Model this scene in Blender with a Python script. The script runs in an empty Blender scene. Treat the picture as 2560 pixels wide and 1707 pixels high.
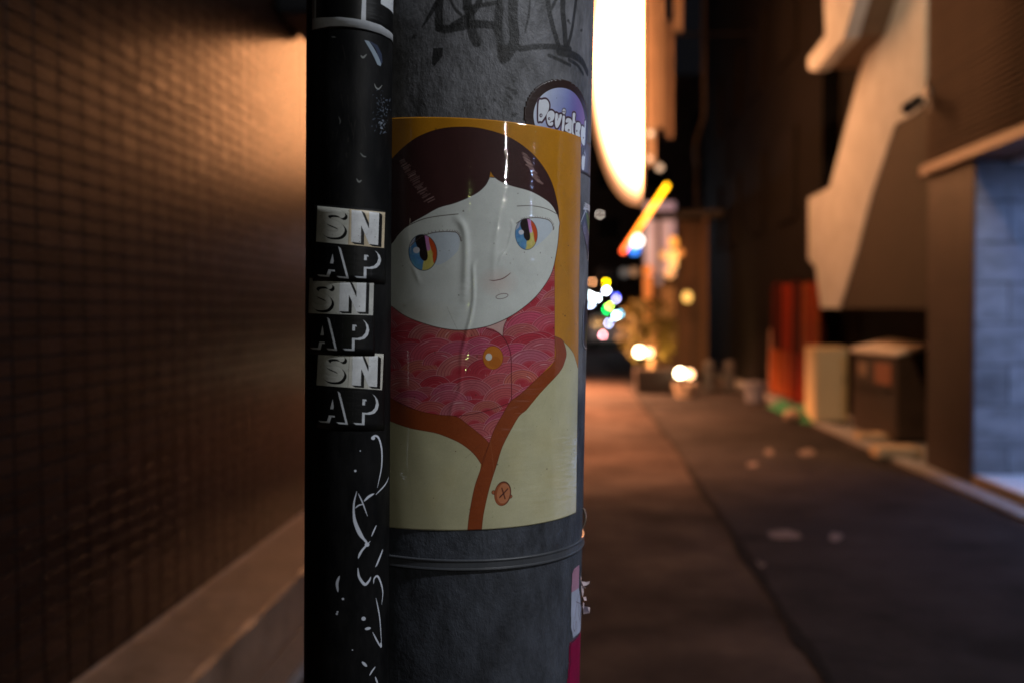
import bpy, bmesh, math, random
import numpy as np
from mathutils import Vector, Matrix

random.seed(7)
rng = np.random.default_rng(7)
R = math.radians
SC = bpy.context.scene
COL = SC.collection

# ------------------------------------------------------------------ camera
EYE = Vector((0, 0, 1.5))
LENS, SENSOR = 35.0, 36.0
FPX = LENS / SENSOR * 2560.0
cam_d = bpy.data.cameras.new('camera')
cam_d.lens, cam_d.sensor_width, cam_d.sensor_fit = LENS, SENSOR, 'HORIZONTAL'
cam_d.clip_start, cam_d.clip_end = 0.05, 500
cam = bpy.data.objects.new('camera', cam_d)
CAM_ROT = (Matrix.Rotation(R(3.33), 4, 'Z') @ Matrix.Rotation(R(90 - 1.68), 4, 'X')
           @ Matrix.Rotation(R(-0.28), 4, 'Z'))
cam.matrix_world = Matrix.Translation(EYE) @ CAM_ROT
COL.objects.link(cam)
SC.camera = cam
cam_d.dof.use_dof = True
cam_d.dof.focus_distance = 1.20
cam_d.dof.aperture_fstop = 2.5
cam_d.dof.aperture_blades = 0

# ------------------------------------------------------------------ world, exposure
w = bpy.data.worlds.new('World')
SC.world = w
w.use_nodes = True
bg = w.node_tree.nodes['Background']
bg.inputs[0].default_value = (0.50, 0.50, 0.62, 1)      # night sky over a city
bg.inputs[1].default_value = 0.007
SC.view_settings.view_transform = 'Standard'
SC.view_settings.look = 'None'
SC.view_settings.exposure = 0
SC.view_settings.gamma = 1
SC.view_settings.use_curve_mapping = False
SC.cycles.use_denoising = True
SC.cycles.max_bounces = 6
SC.cycles.sample_clamp_indirect = 6


# lamps of the street that stand behind the photographer
def point_lamp(name, loc, power, color, radius):
    d = bpy.data.lights.new(name, 'POINT')
    d.energy, d.color, d.shadow_soft_size = power, color, radius
    o = bpy.data.objects.new(name, d)
    o.location = loc
    COL.objects.link(o)
    return o


point_lamp('shopfront_lamp', (1.68, -0.85, 2.14), 18, (1.0, 0.97, 0.90), 0.010)
point_lamp('high_shop_lamp', (2.75, 0.05, 4.3), 385, (0.90, 0.94, 1.0), 0.12)


def spot_lamp(name, loc, aim, power, color, radius, deg):
    d = bpy.data.lights.new(name, 'SPOT')
    d.energy, d.color, d.shadow_soft_size = power, color, radius
    d.spot_size, d.spot_blend = R(deg), 0.5
    o = bpy.data.objects.new(name, d)
    o.location = loc
    o.rotation_euler = (Vector(aim) - Vector(loc)).to_track_quat('-Z', 'Y').to_euler()
    COL.objects.link(o)
    return o


# floodlight above the lane that washes the stair and the cabinet, and the lamp over the far crossing
spot_lamp('lane_floodlight', (1.2, 6.6, 6.4), (3.6, 12.6, 1.6), 690, (1.0, 0.64, 0.36), 0.08, 62)
for ly, lp_, dg in ((10.6, 1800, 104), (14.6, 4200, 112), (19.0, 7500, 118)):       # unseen spots added behind the pole to brighten the road
    spot_lamp('road_fill_spot', (-0.5, ly, 2.7), (0.1, ly, 0), lp_, (1.0, 0.41, 0.19), 0.08, dg).data.spot_blend = 1.0
spot_lamp('shop_uplight', (1.42, 18.4, 0.55), (1.9, 24.3, 1.6), 260, (1.0, 0.52, 0.18), 0.05, 110)
spot_lamp('shop_uplight', (2.02, 18.1, 0.42), (2.2, 24.3, 1.4), 260, (1.0, 0.52, 0.18), 0.05, 80)
point_lamp('crossing_lamp', (0.6, 37.5, 4.0), 120, (0.86, 0.88, 1.0), 0.1)
point_lamp('shop_window_lamp', (2.75, 0.0, 1.85), 1.6, (0.45, 0.58, 1.0), 0.012)
point_lamp('far_street_lamp', (0.75, -4.2, 1.62), 5.0, (0.85, 1.0, 0.35), 0.02)

# ------------------------------------------------------------------ from a pixel of the photograph to a point of the place
CR = CAM_ROT.to_3x3()


def ray(px, py):
    return (CR @ Vector(((px - 1280) / FPX, -(py - 853.5) / FPX, -1))).normalized()


def atY(px, py, Y):
    d = ray(px, py)
    return EYE + d * (Y / d.y)


def atX(px, py, X):
    d = ray(px, py)
    return EYE + d * (X / d.x)


def atZ(px, py, Z):
    d = ray(px, py)
    return EYE + d * ((Z - EYE.z) / d.z)


# ------------------------------------------------------------------ materials
def lin(c):
    return tuple(((v / 255) / 12.92 if v / 255 <= 0.04045 else ((v / 255 + 0.055) / 1.055) ** 2.4) for v in c)


class NT:
    def __init__(self, name):
        self.m = bpy.data.materials.new(name)
        self.m.use_nodes = True
        self.t = self.m.node_tree
        self.b = self.t.nodes['Principled BSDF']

    def n(self, kind, **kw):
        nd = self.t.nodes.new(kind)
        for k, v in kw.items():
            if k.startswith('i_'):
                nd.inputs[k[2:].replace('_', ' ')].default_value = v
            else:
                setattr(nd, k, v)
        return nd

    def l(self, a, b):
        self.t.links.new(a, b)


def mat(name, col, rough=0.6, var=0.25, scale=6.0, bump=0.0, bscale=60.0, spec=0.5, metal=0.0, stretch=(1, 1, 1),
        rvar=0.0, rand=0.0, coord='Object', detail=6.0):
    k = NT(name)
    tc = k.n('ShaderNodeTexCoord')
    mp = k.n('ShaderNodeMapping')
    mp.inputs['Scale'].default_value = stretch
    k.l(tc.outputs[coord], mp.inputs['Vector'])
    nz = k.n('ShaderNodeTexNoise')
    nz.inputs['Scale'].default_value = scale
    nz.inputs['Detail'].default_value = detail
    nz.inputs['Roughness'].default_value = 0.62
    k.l(mp.outputs[0], nz.inputs['Vector'])
    rp = k.n('ShaderNodeValToRGB')
    rp.color_ramp.elements[0].position = 0.28
    rp.color_ramp.elements[1].position = 0.72
    rp.color_ramp.elements[0].color = (*[c * (1 - var) for c in col], 1)
    rp.color_ramp.elements[1].color = (*[min(1, c * (1 + var)) for c in col], 1)
    k.l(nz.outputs['Fac'], rp.inputs['Fac'])
    out = rp.outputs['Color']
    if rand:
        oi = k.n('ShaderNodeObjectInfo')
        gi = k.n('ShaderNodeNewGeometry')
        ad = k.n('ShaderNodeMath', operation='ADD')
        k.l(oi.outputs['Random'], ad.inputs[0])
        k.l(gi.outputs['Random Per Island'], ad.inputs[1])
        fr = k.n('ShaderNodeMath', operation='FRACT')
        k.l(ad.outputs[0], fr.inputs[0])
        mr = k.n('ShaderNodeMapRange')
        mr.inputs['To Min'].default_value = 1 - rand
        mr.inputs['To Max'].default_value = 1 + rand
        k.l(fr.outputs[0], mr.inputs['Value'])
        hs = k.n('ShaderNodeHueSaturation')
        k.l(mr.outputs[0], hs.inputs['Value'])
        k.l(out, hs.inputs['Color'])
        out = hs.outputs['Color']
    k.l(out, k.b.inputs['Base Color'])
    k.b.inputs['Roughness'].default_value = rough
    k.b.inputs['Specular IOR Level'].default_value = spec
    k.b.inputs['Metallic'].default_value = metal
    if rvar:
        mr = k.n('ShaderNodeMapRange')
        mr.inputs['To Min'].default_value = max(0.02, rough - rvar)
        mr.inputs['To Max'].default_value = min(1, rough + rvar)
        k.l(nz.outputs['Fac'], mr.inputs['Value'])
        k.l(mr.outputs[0], k.b.inputs['Roughness'])
    if bump:
        n2 = k.n('ShaderNodeTexNoise')
        n2.inputs['Scale'].default_value = bscale
        n2.inputs['Detail'].default_value = 5
        k.l(mp.outputs[0], n2.inputs['Vector'])
        bp = k.n('ShaderNodeBump')
        bp.inputs['Strength'].default_value = 1
        bp.inputs['Distance'].default_value = bump
        k.l(n2.outputs['Fac'], bp.inputs['Height'])
        k.l(bp.outputs[0], k.b.inputs['Normal'])
    return k.m


def glow(name, col, strength, base=(0.8, 0.8, 0.8)):
    k = NT(name)
    k.b.inputs['Base Color'].default_value = (*base, 1)
    k.b.inputs['Emission Color'].default_value = (*col, 1)
    k.b.inputs['Emission Strength'].default_value = strength
    k.b.inputs['Roughness'].default_value = 0.4
    return k.m


M = {}
M['tile'] = mat('glazed_brown_tile', (0.024, 0.011, 0.007), 0.28, 0.3, 16, 0.0, 50, 0.085, stretch=(1, 0.6, 26), rand=0.3, rvar=0.06)
M['grout'] = mat('dark_grout', (0.014, 0.012, 0.012), 0.95, 0.25, 30, spec=0.08)
M['plinth'] = mat('plinth_concrete', (0.25, 0.16, 0.105), 0.34, 0.4, 5, 0.004, 16, spec=0.7, rvar=0.15)
M['gutter'] = mat('gutter_steel', (0.16, 0.13, 0.11), 0.5, 0.3, 30)
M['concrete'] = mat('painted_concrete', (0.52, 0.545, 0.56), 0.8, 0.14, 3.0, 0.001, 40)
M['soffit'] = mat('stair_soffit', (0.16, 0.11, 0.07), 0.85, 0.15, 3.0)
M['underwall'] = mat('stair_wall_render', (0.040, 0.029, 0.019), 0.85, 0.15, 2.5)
M['rib'] = mat('ribbed_brown_tile', (0.055, 0.030, 0.019), 0.75, 0.25, 5, 0.0005, 60, spec=0.15, rand=0.14)
M['ledge'] = mat('copper_ledge', (0.16, 0.072, 0.036), 0.45, 0.2, 10)
M['pier'] = mat('pier_panel', (0.040, 0.023, 0.016), 0.6, 0.25, 3, 0.0006, 30, rand=0.10)
M['stone'] = mat('grey_stone_panel', (0.175, 0.185, 0.205), 0.5, 0.38, 4, 0.0006, 40, rand=0.2, stretch=(1, 1, 2.2))
M['white_floor'] = mat('white_floor_tile', (0.80, 0.79, 0.82), 0.4, 0.06, 6)
M['step_wood'] = mat('ochre_step_edge', (0.36, 0.23, 0.10), 0.6, 0.25, 12)
M['ceiling'] = mat('white_ceiling', (0.6, 0.62, 0.62), 0.7, 0.05, 5)
M['kerb'] = mat('kerb_concrete', (0.24, 0.23, 0.22), 0.75, 0.3, 9, 0.001, 60)
M['black_wall'] = mat('black_facade', (0.0065, 0.0052, 0.0048), 0.8, 0.3, 3, spec=0.15)
M['black_metal'] = mat('black_metal', (0.012, 0.012, 0.013), 0.5, 0.3, 9, spec=0.3)
M['red_board'] = mat('red_painted_board', (0.21, 0.02, 0.005), 0.7, 0.35, 7, spec=0.1, rand=0.1, stretch=(1, 1, 0.3))
M['dark_red_board'] = mat('dark_red_board', (0.055, 0.006, 0.003), 0.7, 0.35, 7, spec=0.1, rand=0.2, stretch=(1, 1, 0.3))
M['orange_board'] = mat('orange_painted_board', (0.27, 0.058, 0.012), 0.6, 0.3, 6, spec=0.1, rand=0.1)
M['cream'] = mat('cream_metal', (0.68, 0.50, 0.26), 0.5, 0.06, 3, rvar=0.05)
M['bin'] = mat('dark_bin_plastic', (0.055, 0.034, 0.024), 0.5, 0.25, 6, rvar=0.1)
M['bin_lid'] = mat('bin_lid', (0.82, 0.72, 0.62), 0.45, 0.1, 5)
M['orange_glow'] = mat('orange_glow_plate', (0.34, 0.12, 0.055), 0.5, 0.15, 12)
M['pale_stone'] = mat('pale_stone', (0.40, 0.29, 0.17), 0.8, 0.25, 9, 0.003, 20)
M['green_net'] = mat('green_net', (0.016, 0.16, 0.06), 0.7, 0.4, 30)
M['grey_plastic'] = mat('grey_plastic', (0.17, 0.17, 0.20), 0.5, 0.12, 5)
M['post_grey'] = mat('worn_grey_post', (0.11, 0.098, 0.088), 0.6, 0.2, 8)
M['pink_board'] = mat('pinkish_board', (0.46, 0.27, 0.20), 0.7, 0.15, 6)
M['wood'] = mat('shop_wood', (0.12, 0.056, 0.024), 0.6, 0.35, 4, stretch=(1, 1, 0.2), rand=0.2)
M['cloth'] = mat('peach_cloth', (0.60, 0.38, 0.22), 0.9, 0.12, 6)
M['pot_dark'] = mat('dark_planter', (0.022, 0.014, 0.010), 0.6, 0.3, 9)
M['pot_pale'] = mat('pale_pot', (0.60, 0.46, 0.32), 0.6, 0.12, 8)
M['leaf'] = mat('olive_leaf', (0.060, 0.050, 0.008), 0.6, 0.35, 8, spec=0.2, rand=0.35)
M['sign_face'] = mat('pale_signboard', (0.55, 0.40, 0.27), 0.6, 0.15, 4)
M['sign_face2'] = mat('brownish_signboard', (0.30, 0.20, 0.13), 0.6, 0.2, 5)
M['frame_metal'] = mat('sign_frame_metal', (0.10, 0.075, 0.055), 0.5, 0.2, 8)
M['van'] = mat('white_van_paint', (0.55, 0.55, 0.58), 0.35, 0.04, 3)
M['glass'] = mat('dark_glass', (0.015, 0.016, 0.02), 0.08, 0.1, 3)
M['rubber'] = mat('black_rubber', (0.015, 0.015, 0.015), 0.8, 0.2, 9)
M['far_wall'] = mat('far_facade', (0.07, 0.05, 0.045), 0.8, 0.3, 1.2)
M['strap'] = mat('grey_strap', (0.066, 0.070, 0.080), 0.42, 0.18, 30, spec=0.5, stretch=(1, 1, 0.4))
M['copper_clip'] = mat('bare_metal_clip', (0.75, 0.55, 0.42), 0.25, 0.1, 30, metal=0.8)
M['shred'] = mat('torn_paper', (0.62, 0.50, 0.54), 0.9, 0.2, 60)


def asphalt(name, col, rough, var, seed, spec):
    k = NT(name)
    tc = k.n('ShaderNodeTexCoord')
    mp = k.n('ShaderNodeMapping')
    mp.inputs['Location'].default_value = (seed, seed * 1.7, 0)
    k.l(tc.outputs['Object'], mp.inputs['Vector'])
    big = k.n('ShaderNodeTexNoise', i_Scale=1.3, i_Detail=7.0, i_Roughness=0.65)
    fine = k.n('ShaderNodeTexNoise', i_Scale=120.0, i_Detail=3.0)
    grit = k.n('ShaderNodeTexVoronoi', i_Scale=95.0)
    for t in (big, fine, grit):
        k.l(mp.outputs[0], t.inputs['Vector'])
    rp = k.n('ShaderNodeValToRGB')
    e = rp.color_ramp.elements
    e[0].position, e[1].position = 0.34, 0.70
    e[0].color = (*[c * (1 - var) for c in col], 1)
    e[1].color = (*[c * (1 + var * 1.3) for c in col], 1)
    k.l(big.outputs['Fac'], rp.inputs['Fac'])
    mx = k.n('ShaderNodeMix', data_type='RGBA', blend_type='MULTIPLY')
    mx.inputs['Factor'].default_value = 0.6
    k.l(rp.outputs['Color'], mx.inputs[6])
    r2 = k.n('ShaderNodeValToRGB')
    r2.color_ramp.elements[0].position, r2.color_ramp.elements[1].position = 0.3, 0.7
    r2.color_ramp.elements[0].color = (0.5, 0.5, 0.5, 1)
    k.l(fine.outputs['Fac'], r2.inputs['Fac'])
    k.l(r2.outputs['Color'], mx.inputs[7])
    k.l(mx.outputs[2], k.b.inputs['Base Color'])
    mr = k.n('ShaderNodeMapRange')
    mr.inputs['From Min'].default_value, mr.inputs['From Max'].default_value = 0.3, 0.7
    mr.inputs['To Min'].default_value, mr.inputs['To Max'].default_value = rough + 0.10, rough - 0.12
    k.l(big.outputs['Fac'], mr.inputs['Value'])
    k.l(mr.outputs[0], k.b.inputs['Roughness'])
    k.b.inputs['Specular IOR Level'].default_value = spec
    b1 = k.n('ShaderNodeBump')
    b1.inputs['Distance'].default_value = 0.0022
    k.l(grit.outputs['Distance'], b1.inputs['Height'])
    b2 = k.n('ShaderNodeBump')
    b2.inputs['Distance'].default_value = 0.012
    k.l(big.outputs['Fac'], b2.inputs['Height'])
    k.l(b1.outputs[0], b2.inputs['Normal'])
    k.l(b2.outputs[0], k.b.inputs['Normal'])
    return k.m


M['asphalt_old'] = asphalt('old_asphalt', (0.048, 0.034, 0.028), 0.78, 0.5, 3.1, 0.08)
M['asphalt_new'] = asphalt('newer_asphalt', (0.032, 0.028, 0.027), 0.86, 0.35, 9.4, 0.06)


# ------------------------------------------------------------------ mesh helpers
def link(name, me, m=None, parent=None, smooth=False):
    o = bpy.data.objects.new(name, me)
    if m is not None:
        me.materials.append(m)
    if smooth:
        me.polygons.foreach_set('use_smooth', [True] * len(me.polygons))
    COL.objects.link(o)
    if parent is not None:
        o.parent = parent
    return o


def tag(o, label=None, cat=None, group=None, kind=None):
    if label: o['label'] = label
    if cat: o['category'] = cat
    if group: o['group'] = group
    if kind: o['kind'] = kind
    return o


def empty(name, loc=(0, 0, 0), label=None, cat=None, group=None):
    o = bpy.data.objects.new(name, None)
    o.location = loc
    o.empty_display_size = 0.1
    COL.objects.link(o)
    return tag(o, label, cat, group)


class MB:
    """collects simple shapes, built as one mesh"""
    def __init__(self, org=(0, 0, 0)):
        self.v, self.f, self.o = [], [], Vector(org)

    def add(self, vs, fs):
        b = len(self.v)
        self.v += [tuple(Vector(p) - self.o) for p in vs]
        self.f += [tuple(b + i for i in q) for q in fs]
        return self

    def box(self, a, b):
        x0, y0, z0 = a
        x1, y1, z1 = b
        vs = [(x, y, z) for z in (z0, z1) for y in (y0, y1) for x in (x0, x1)]
        return self.add(vs, [(0, 2, 3, 1), (4, 5, 7, 6), (0, 1, 5, 4), (2, 6, 7, 3), (0, 4, 6, 2), (1, 3, 7, 5)])

    def prism(self, poly, n):
        """polygon (3d points) pushed along vector n"""
        n = Vector(n)
        k = len(poly)
        vs = [Vector(p) for p in poly] + [Vector(p) + n for p in poly]
        fs = [tuple(range(k)), tuple(range(2 * k - 1, k - 1, -1))]
        fs += [(i, k + i, k + (i + 1) % k, (i + 1) % k) for i in range(k)]
        return self.add(vs, fs)

    def cyl(self, a, b, r0, r1=None, n=16, caps=True):
        a, b = Vector(a), Vector(b)
        r1 = r0 if r1 is None else r1
        z = (b - a).normalized()
        x = z.orthogonal().normalized()
        y = z.cross(x)
        vs = []
        for p, r in ((a, r0), (b, r1)):
            for i in range(n):
                t = 2 * math.pi * i / n
                vs.append(p + x * (r * math.cos(t)) + y * (r * math.sin(t)))
        fs = [(i, (i + 1) % n, n + (i + 1) % n, n + i) for i in range(n)]
        if caps:
            fs += [tuple(range(n - 1, -1, -1)), tuple(range(n, 2 * n))]
        return self.add(vs, fs)

    def lathe(self, c, prof, n=20):
        c = Vector(c)
        vs = []
        for r, z in prof:
            for i in range(n):
                t = 2 * math.pi * i / n
                vs.append(c + Vector((r * math.cos(t), r * math.sin(t), z)))
        fs = []
        for j in range(len(prof) - 1):
            for i in range(n):
                fs.append((j * n + i, j * n + (i + 1) % n, (j + 1) * n + (i + 1) % n, (j + 1) * n + i))
        fs.append(tuple(range(n - 1, -1, -1)))
        fs.append(tuple(range((len(prof) - 1) * n, len(prof) * n)))
        return self.add(vs, fs)

    def ball(self, c, r, n=14, m=9, sz=1.0):
        prof = []
        for j in range(m):
            a = -math.pi / 2 + math.pi * (j + 0.5) / m
            prof.append((r * math.cos(a), r * sz * math.sin(a)))
        return self.lathe(c, prof, n)

    def tube(self, pts, r, n=8):
        for a, b in zip(pts[:-1], pts[1:]):
            self.cyl(a, b, r, r, n)
        return self

    def build(self, name, m=None, parent=None, smooth=False, bevel=0.0):
        me = bpy.data.meshes.new(name)
        me.from_pydata(self.v, [], self.f)
        me.update()
        if bevel:
            bm = bmesh.new()
            bm.from_mesh(me)
            bmesh.ops.remove_doubles(bm, verts=bm.verts, dist=1e-5)
            ed = [e for e in bm.edges if len(e.link_faces) == 2 and e.calc_face_angle(0) > 0.6]
            bmesh.ops.bevel(bm, geom=ed, offset=bevel, segments=2, affect='EDGES', profile=0.5)
            bm.normal_update()
            bm.to_mesh(me)
            bm.free()
        o = link(name, me, m, None, smooth)
        o.location = self.o
        if parent is not None:
            o.parent = parent
            o.matrix_parent_inverse = Matrix.Translation(-parent.location)
        return o


# ================================================================== THE SETTING
# ---- road
SEAM = [(1500, 905), (1560, 950), (1632, 1040), (1700, 1135), (1765, 1235), (1830, 1330), (1900, 1435), (1975, 1560), (2040, 1650), (2110, 1760)]
seam_w = [atZ(x, y, 0) for x, y in SEAM]


def sheet(name, poly, z, m, parent=None, kind=None):
    me = bpy.data.meshes.new(name)
    me.from_pydata([(p[0], p[1], z) for p in poly], [], [tuple(range(len(poly)))])
    o = link(name, me, m, parent)
    if kind: o['kind'] = kind
    return o


road = sheet('road', [(-60, -30), (60, -30), (60, 140), (-60, 140)], 0.0, M['asphalt_old'], kind='structure')
left = []
for i in range(len(seam_w) - 1):
    a, b = seam_w[i], seam_w[i + 1]
    for t in np.linspace(0, 1, 7)[:-1]:
        p = a.lerp(b, t)
        left.append((p.x + random.uniform(-1, 1) * 0.007 * (1 + 0.05 * p.y), p.y))
xl, yl = seam_w[-1].x, seam_w[-1].y
poly = [(3.10, -6), (3.10, 30), (left[0][0] + 0.1, 30)] + left + [(xl + 0.35, -6)]
sheet('road_resurfacing', poly[::-1], 0.004, M['asphalt_new'], kind='structure')
M['worn_paint'] = mat('worn_road_paint', (0.13, 0.095, 0.08), 0.8, 0.6, 22)
for (px, py, wx, wy) in [(1962, 1335, 50, 13), (1888, 1412, 32, 13), (2090, 1340, 22, 12), (1880, 1160, 16, 8), (2018, 1130, 22, 11), (1922, 1128, 18, 10)]:
    pts = []
    for i in range(14):
        t = 2 * math.pi * i / 14
        q = random.uniform(0.6, 1.05)
        p = atZ(px + wx * q * math.cos(t), py - wy * q * math.sin(t), 0.008)
        pts.append((p.x, p.y))
    sheet('paint_mark', pts, 0.008, M['worn_paint'], road)
# tar line that fills the joint between the two surfaces
M['tar'] = mat('tar_joint', (0.017, 0.0145, 0.013), 0.9, 0.3, 20, spec=0.05)
vs, fs = [], []
for i, p in enumerate(left):
    wj = 0.030 + 0.012 * math.sin(i * 0.6) + random.uniform(0, 0.012)
    vs += [(p[0] - wj, p[1], 0.0085), (p[0] + wj * 0.6, p[1], 0.0085)]
    if i:
        b = 2 * i
        fs.append((b - 2, b - 1, b + 1, b))
me = bpy.data.meshes.new('tar_joint')
me.from_pydata(vs, [], fs)
tag(link('tar_joint', me, M['tar'], road), 'dark tar line along the joint of the two road surfaces')

# ---- left tiled wall
WX, WY0, WY1, WZ0, WZ1 = -1.60, 0.6, 11.0, 0.318, 5.6
PW, PH, GAP = 0.1450, 0.0556, 0.0072
wall = empty('tiled_wall', (WX, 6.0, 0), 'long wall of small brown glazed tiles standing on a low concrete plinth', 'wall')
MB((WX, 6, 0)).box((WX - 0.6, WY0, 0.0), (WX - 0.008, WY1, WZ1)).build('wall_core', M['grout'], wall)
tw, th, td, bv = PW - 0.0105, PH - GAP, 0.0036, 0.0004
tv = [(0, y * tw / 2, z * th / 2) for y, z in ((-1, -1), (1, -1), (1, 1), (-1, 1))]
tv += [(td - bv, y * tw / 2, z * th / 2) for y, z in ((-1, -1), (1, -1), (1, 1), (-1, 1))]
tv += [(td, y * (tw / 2 - bv), z * (th / 2 - bv)) for y, z in ((-1, -1), (1, -1), (1, 1), (-1, 1))]
tv = np.array(tv)
tf = [(8, 9, 10, 11)] + [(i, (i + 1) % 4, 4 + (i + 1) % 4, 4 + i) for i in range(4)] + \
     [(4 + i, 4 + (i + 1) % 4, 8 + (i + 1) % 4, 8 + i) for i in range(4)]
tile_me = bpy.data.meshes.new('tile')
tile_me.from_pydata(tv.tolist(), [], tf)
tile_me.materials.append(M['tile'])
spots = []
ny, nz = int((WY1 - WY0) / PW), int((WZ1 - WZ0) / PH)
icam = CR.transposed()
for i in range(ny):
    for j in range(nz):
        y, z = WY0 + (i + 0.5) * PW, WZ0 + (j + 0.5) * PH
        c = icam @ (Vector((WX, y, z)) - EYE)
        vis = False
        if c.z < -0.3:
            px, py = 1280 + FPX * c.x / -c.z, 853.5 - FPX * c.y / -c.z
            vis = -30 < px < 775 and -20 < py < 1720
        spots.append((0 if vis else 1, y, z))
spots.sort()
single, rest = spots[:300], spots[300:]


def tilt():
    return (random.gauss(0, 0.0014), random.gauss(0, 0.0045))


for _, y, z in single:
    o = bpy.data.objects.new('tile', tile_me)
    a, b = tilt()
    o.location = (WX - 0.0065, y, z)
    o.rotation_euler = (0, a, b)
    COL.objects.link(o)
    o.parent = wall
    o.matrix_parent_inverse = Matrix.Translation(-wall.location)
V, F = [], []
tfa = np.array(tf)
for k, (_, y, z) in enumerate(rest):
    a, b = tilt()
    q = tv.copy()
    q[:, 0] += q[:, 2] * a + q[:, 1] * b
    q += (0, y - 6.0, z)
    q[:, 0] += -0.0065
    V.append(q)
    F.append(tfa + 12 * k)
me = bpy.data.meshes.new('tile_field')
me.from_pydata(np.concatenate(V).tolist(), [], np.concatenate(F).tolist())
o = link('tile_field', me, M['tile'], wall)
o['kind'] = 'stuff'
# plinth with a chipped front arris
vs, fs = [], []
N = 150
for i in range(N + 1):
    y = -1.0 + 13.0 * i / N
    c = random.uniform(0.002, 0.014)
    prof = [(WX - 0.0, 0.318), (WX, 0.302), (-1.255 - c, 0.296), (-1.238, 0.296 - c), (-1.235, 0.066), (-1.235, 0.0), (WX, 0.0)]
    vs += [(x, y, z) for x, z in prof]
    if i:
        b, n = 7 * i, 7
        fs += [(b - n + j, b + j, b + j + 1, b - n + j + 1) for j in range(6)]
MBp = MB((WX, 6, 0))
MBp.add(vs, fs)
MBp.build('plinth', M['plinth'], wall)
gut = empty('gutter_cover', (-1.17, 4, 0), 'ribbed gutter cover along the foot of the plinth', 'gutter cover')
MB((-1.17, 4, 0)).box((-1.233, -1, 0.004), (-1.10, 12, 0.040)).build('channel', M['kerb'], gut)
for i in range(6):
    x = -1.222 + i * 0.0205
    MB((-1.17, 4, 0)).box((x - 0.006, -1, 0.041), (x + 0.006, 12, 0.062)).build('slat', M['gutter'], gut, bevel=0.002)
# dark meter box hanging on the far end of the wall
bx = empty('wall_box', (-1.3, 5.6, 3.3), 'black box with a rounded lower edge fixed high on the tiled wall behind the conduit', 'wall box')
p0, p1 = atY(668, 40, 5.4), atY(800, 52, 5.4)
MB((-1.3, 5.6, 3.3)).box((-1.6, 5.35, p0.z), (-0.95, 5.95, p0.z + 0.75)).build('box_body', M['black_metal'], bx, bevel=0.04)
MB((-1.3, 5.6, 3.3)).box((-1.58, 5.38, p0.z + 0.752), (-0.90, 5.99, p0.z + 0.78)).build('box_lid', M['black_metal'], bx)

# ---- building beyond the tiled wall on the left
lb = empty('plain_dark_house', (-4, 26, 0), 'dark plain house beyond the far end of the tiled wall', 'building')
MB((-4, 26, 0)).box((-8, 11.3, 0), (-1.9, 40, 8)).build('house_wall', M['far_wall'], lb)
for i in range(5):
    y = 14 + i * 5
    f = MB((-4, 26, 0)).box((-1.897, y, 3.6), (-1.84, y + 1.6, 5.0)).build('window', M['frame_metal'], lb)
    MB((-4, 26, 0)).box((-1.838, y + 0.08, 3.68), (-1.83, y + 1.52, 4.92)).build('pane', M['glass'], f)

# ---- right building with the lit entrance
FX = 3.42
YB, YC = 8.68, 9.76        # pier from YB to YC
shop = empty('tiled_shop_building', (FX + 1, 7, 0), 'brown ribbed tile building over a blue lit entrance recess', 'building')
so = (FX + 1, 7, 0)
ZL = 2.78
MB(so).box((FX + 0.02, 2.0, ZL + 0.09), (7.5, YC, 8.0)).build('upper_wall', M['grout'], shop)
rib0 = None
for i in range(92):
    z = ZL + 0.10 + i * 0.050
    if rib0 is None:
        rib0 = MB(so).box((FX - 0.010, 2.0, z), (FX + 0.019, YC + 0.02, z + 0.036)).build('tile_row', M['rib'], shop, bevel=0.004)
    else:
        o = rib0.copy()
        COL.objects.link(o)
        o.parent = shop
        o.matrix_parent_inverse = rib0.matrix_parent_inverse
        o.location = (so[0], so[1], so[2] + i * 0.050)
MB(so).box((FX - 0.075, 2.0, ZL - 0.005), (FX + 0.3, YC + 0.03, ZL + 0.088)).build('ledge', M['ledge'], shop, bevel=0.006)
# pier
MB(so).box((FX + 0.015, YB + 0.012, 0.0), (7.5, YC, ZL - 0.006)).build('pier_core', M['grout'], shop)
for i in range(8):
    z0 = 0.005 + i * 0.345
    z1 = min(z0 + 0.341, ZL - 0.01)
    MB(so).box((FX, YB, z0), (FX + 0.014, YC, z1)).build('pier_panel', M['pier'], shop, bevel=0.002)
    off = 0.30 if i % 2 == 0 else 0.62
    xs = [FX + 0.016] + [FX + off + 0.64 * k for k in range(0, 5)]
    for a, b in zip(xs[:-1], xs[1:]):
        MB(so).box((a + 0.001, YB - 0.006 - random.uniform(0, 0.006), max(z0, 0.10)), (b - 0.010, YB + 0.011, z1 - 0.006)).build('stone_panel', M['stone'], shop, bevel=0.002)
# recess: floor slab, ceiling, back wall
MB(so).box((FX + 0.035, 2.0, 0.0), (6.6, YB - 0.009, 0.099)).build('entrance_floor', M['white_floor'], shop)
MB(so).box((FX, 2.0, 0.0), (FX + 0.034, YB - 0.002, 0.092)).build('step_edge', M['step_wood'], shop, bevel=0.004)
MB(so).box((FX + 0.31, 2.0, ZL - 0.05), (6.6, YB - 0.009, ZL - 0.008)).build('entrance_ceiling', M['ceiling'], shop)
MB(so).box((6.0, 2.0, 0.10), (6.6, YB - 0.009, ZL - 0.052)).build('back_wall', M['stone'], shop)
cl = MB(so).box((4.35, 6.1, ZL - 0.115), (4.60, 7.55, ZL - 0.053)).build('ceiling_lamp', M['frame_metal'], shop)
MB(so).box((4.37, 6.12, ZL - 0.122), (4.58, 7.53, ZL - 0.1155)).build('diffuser', glow('cool_diffuser', (0.33, 0.50, 1.0), 78), cl)

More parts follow.
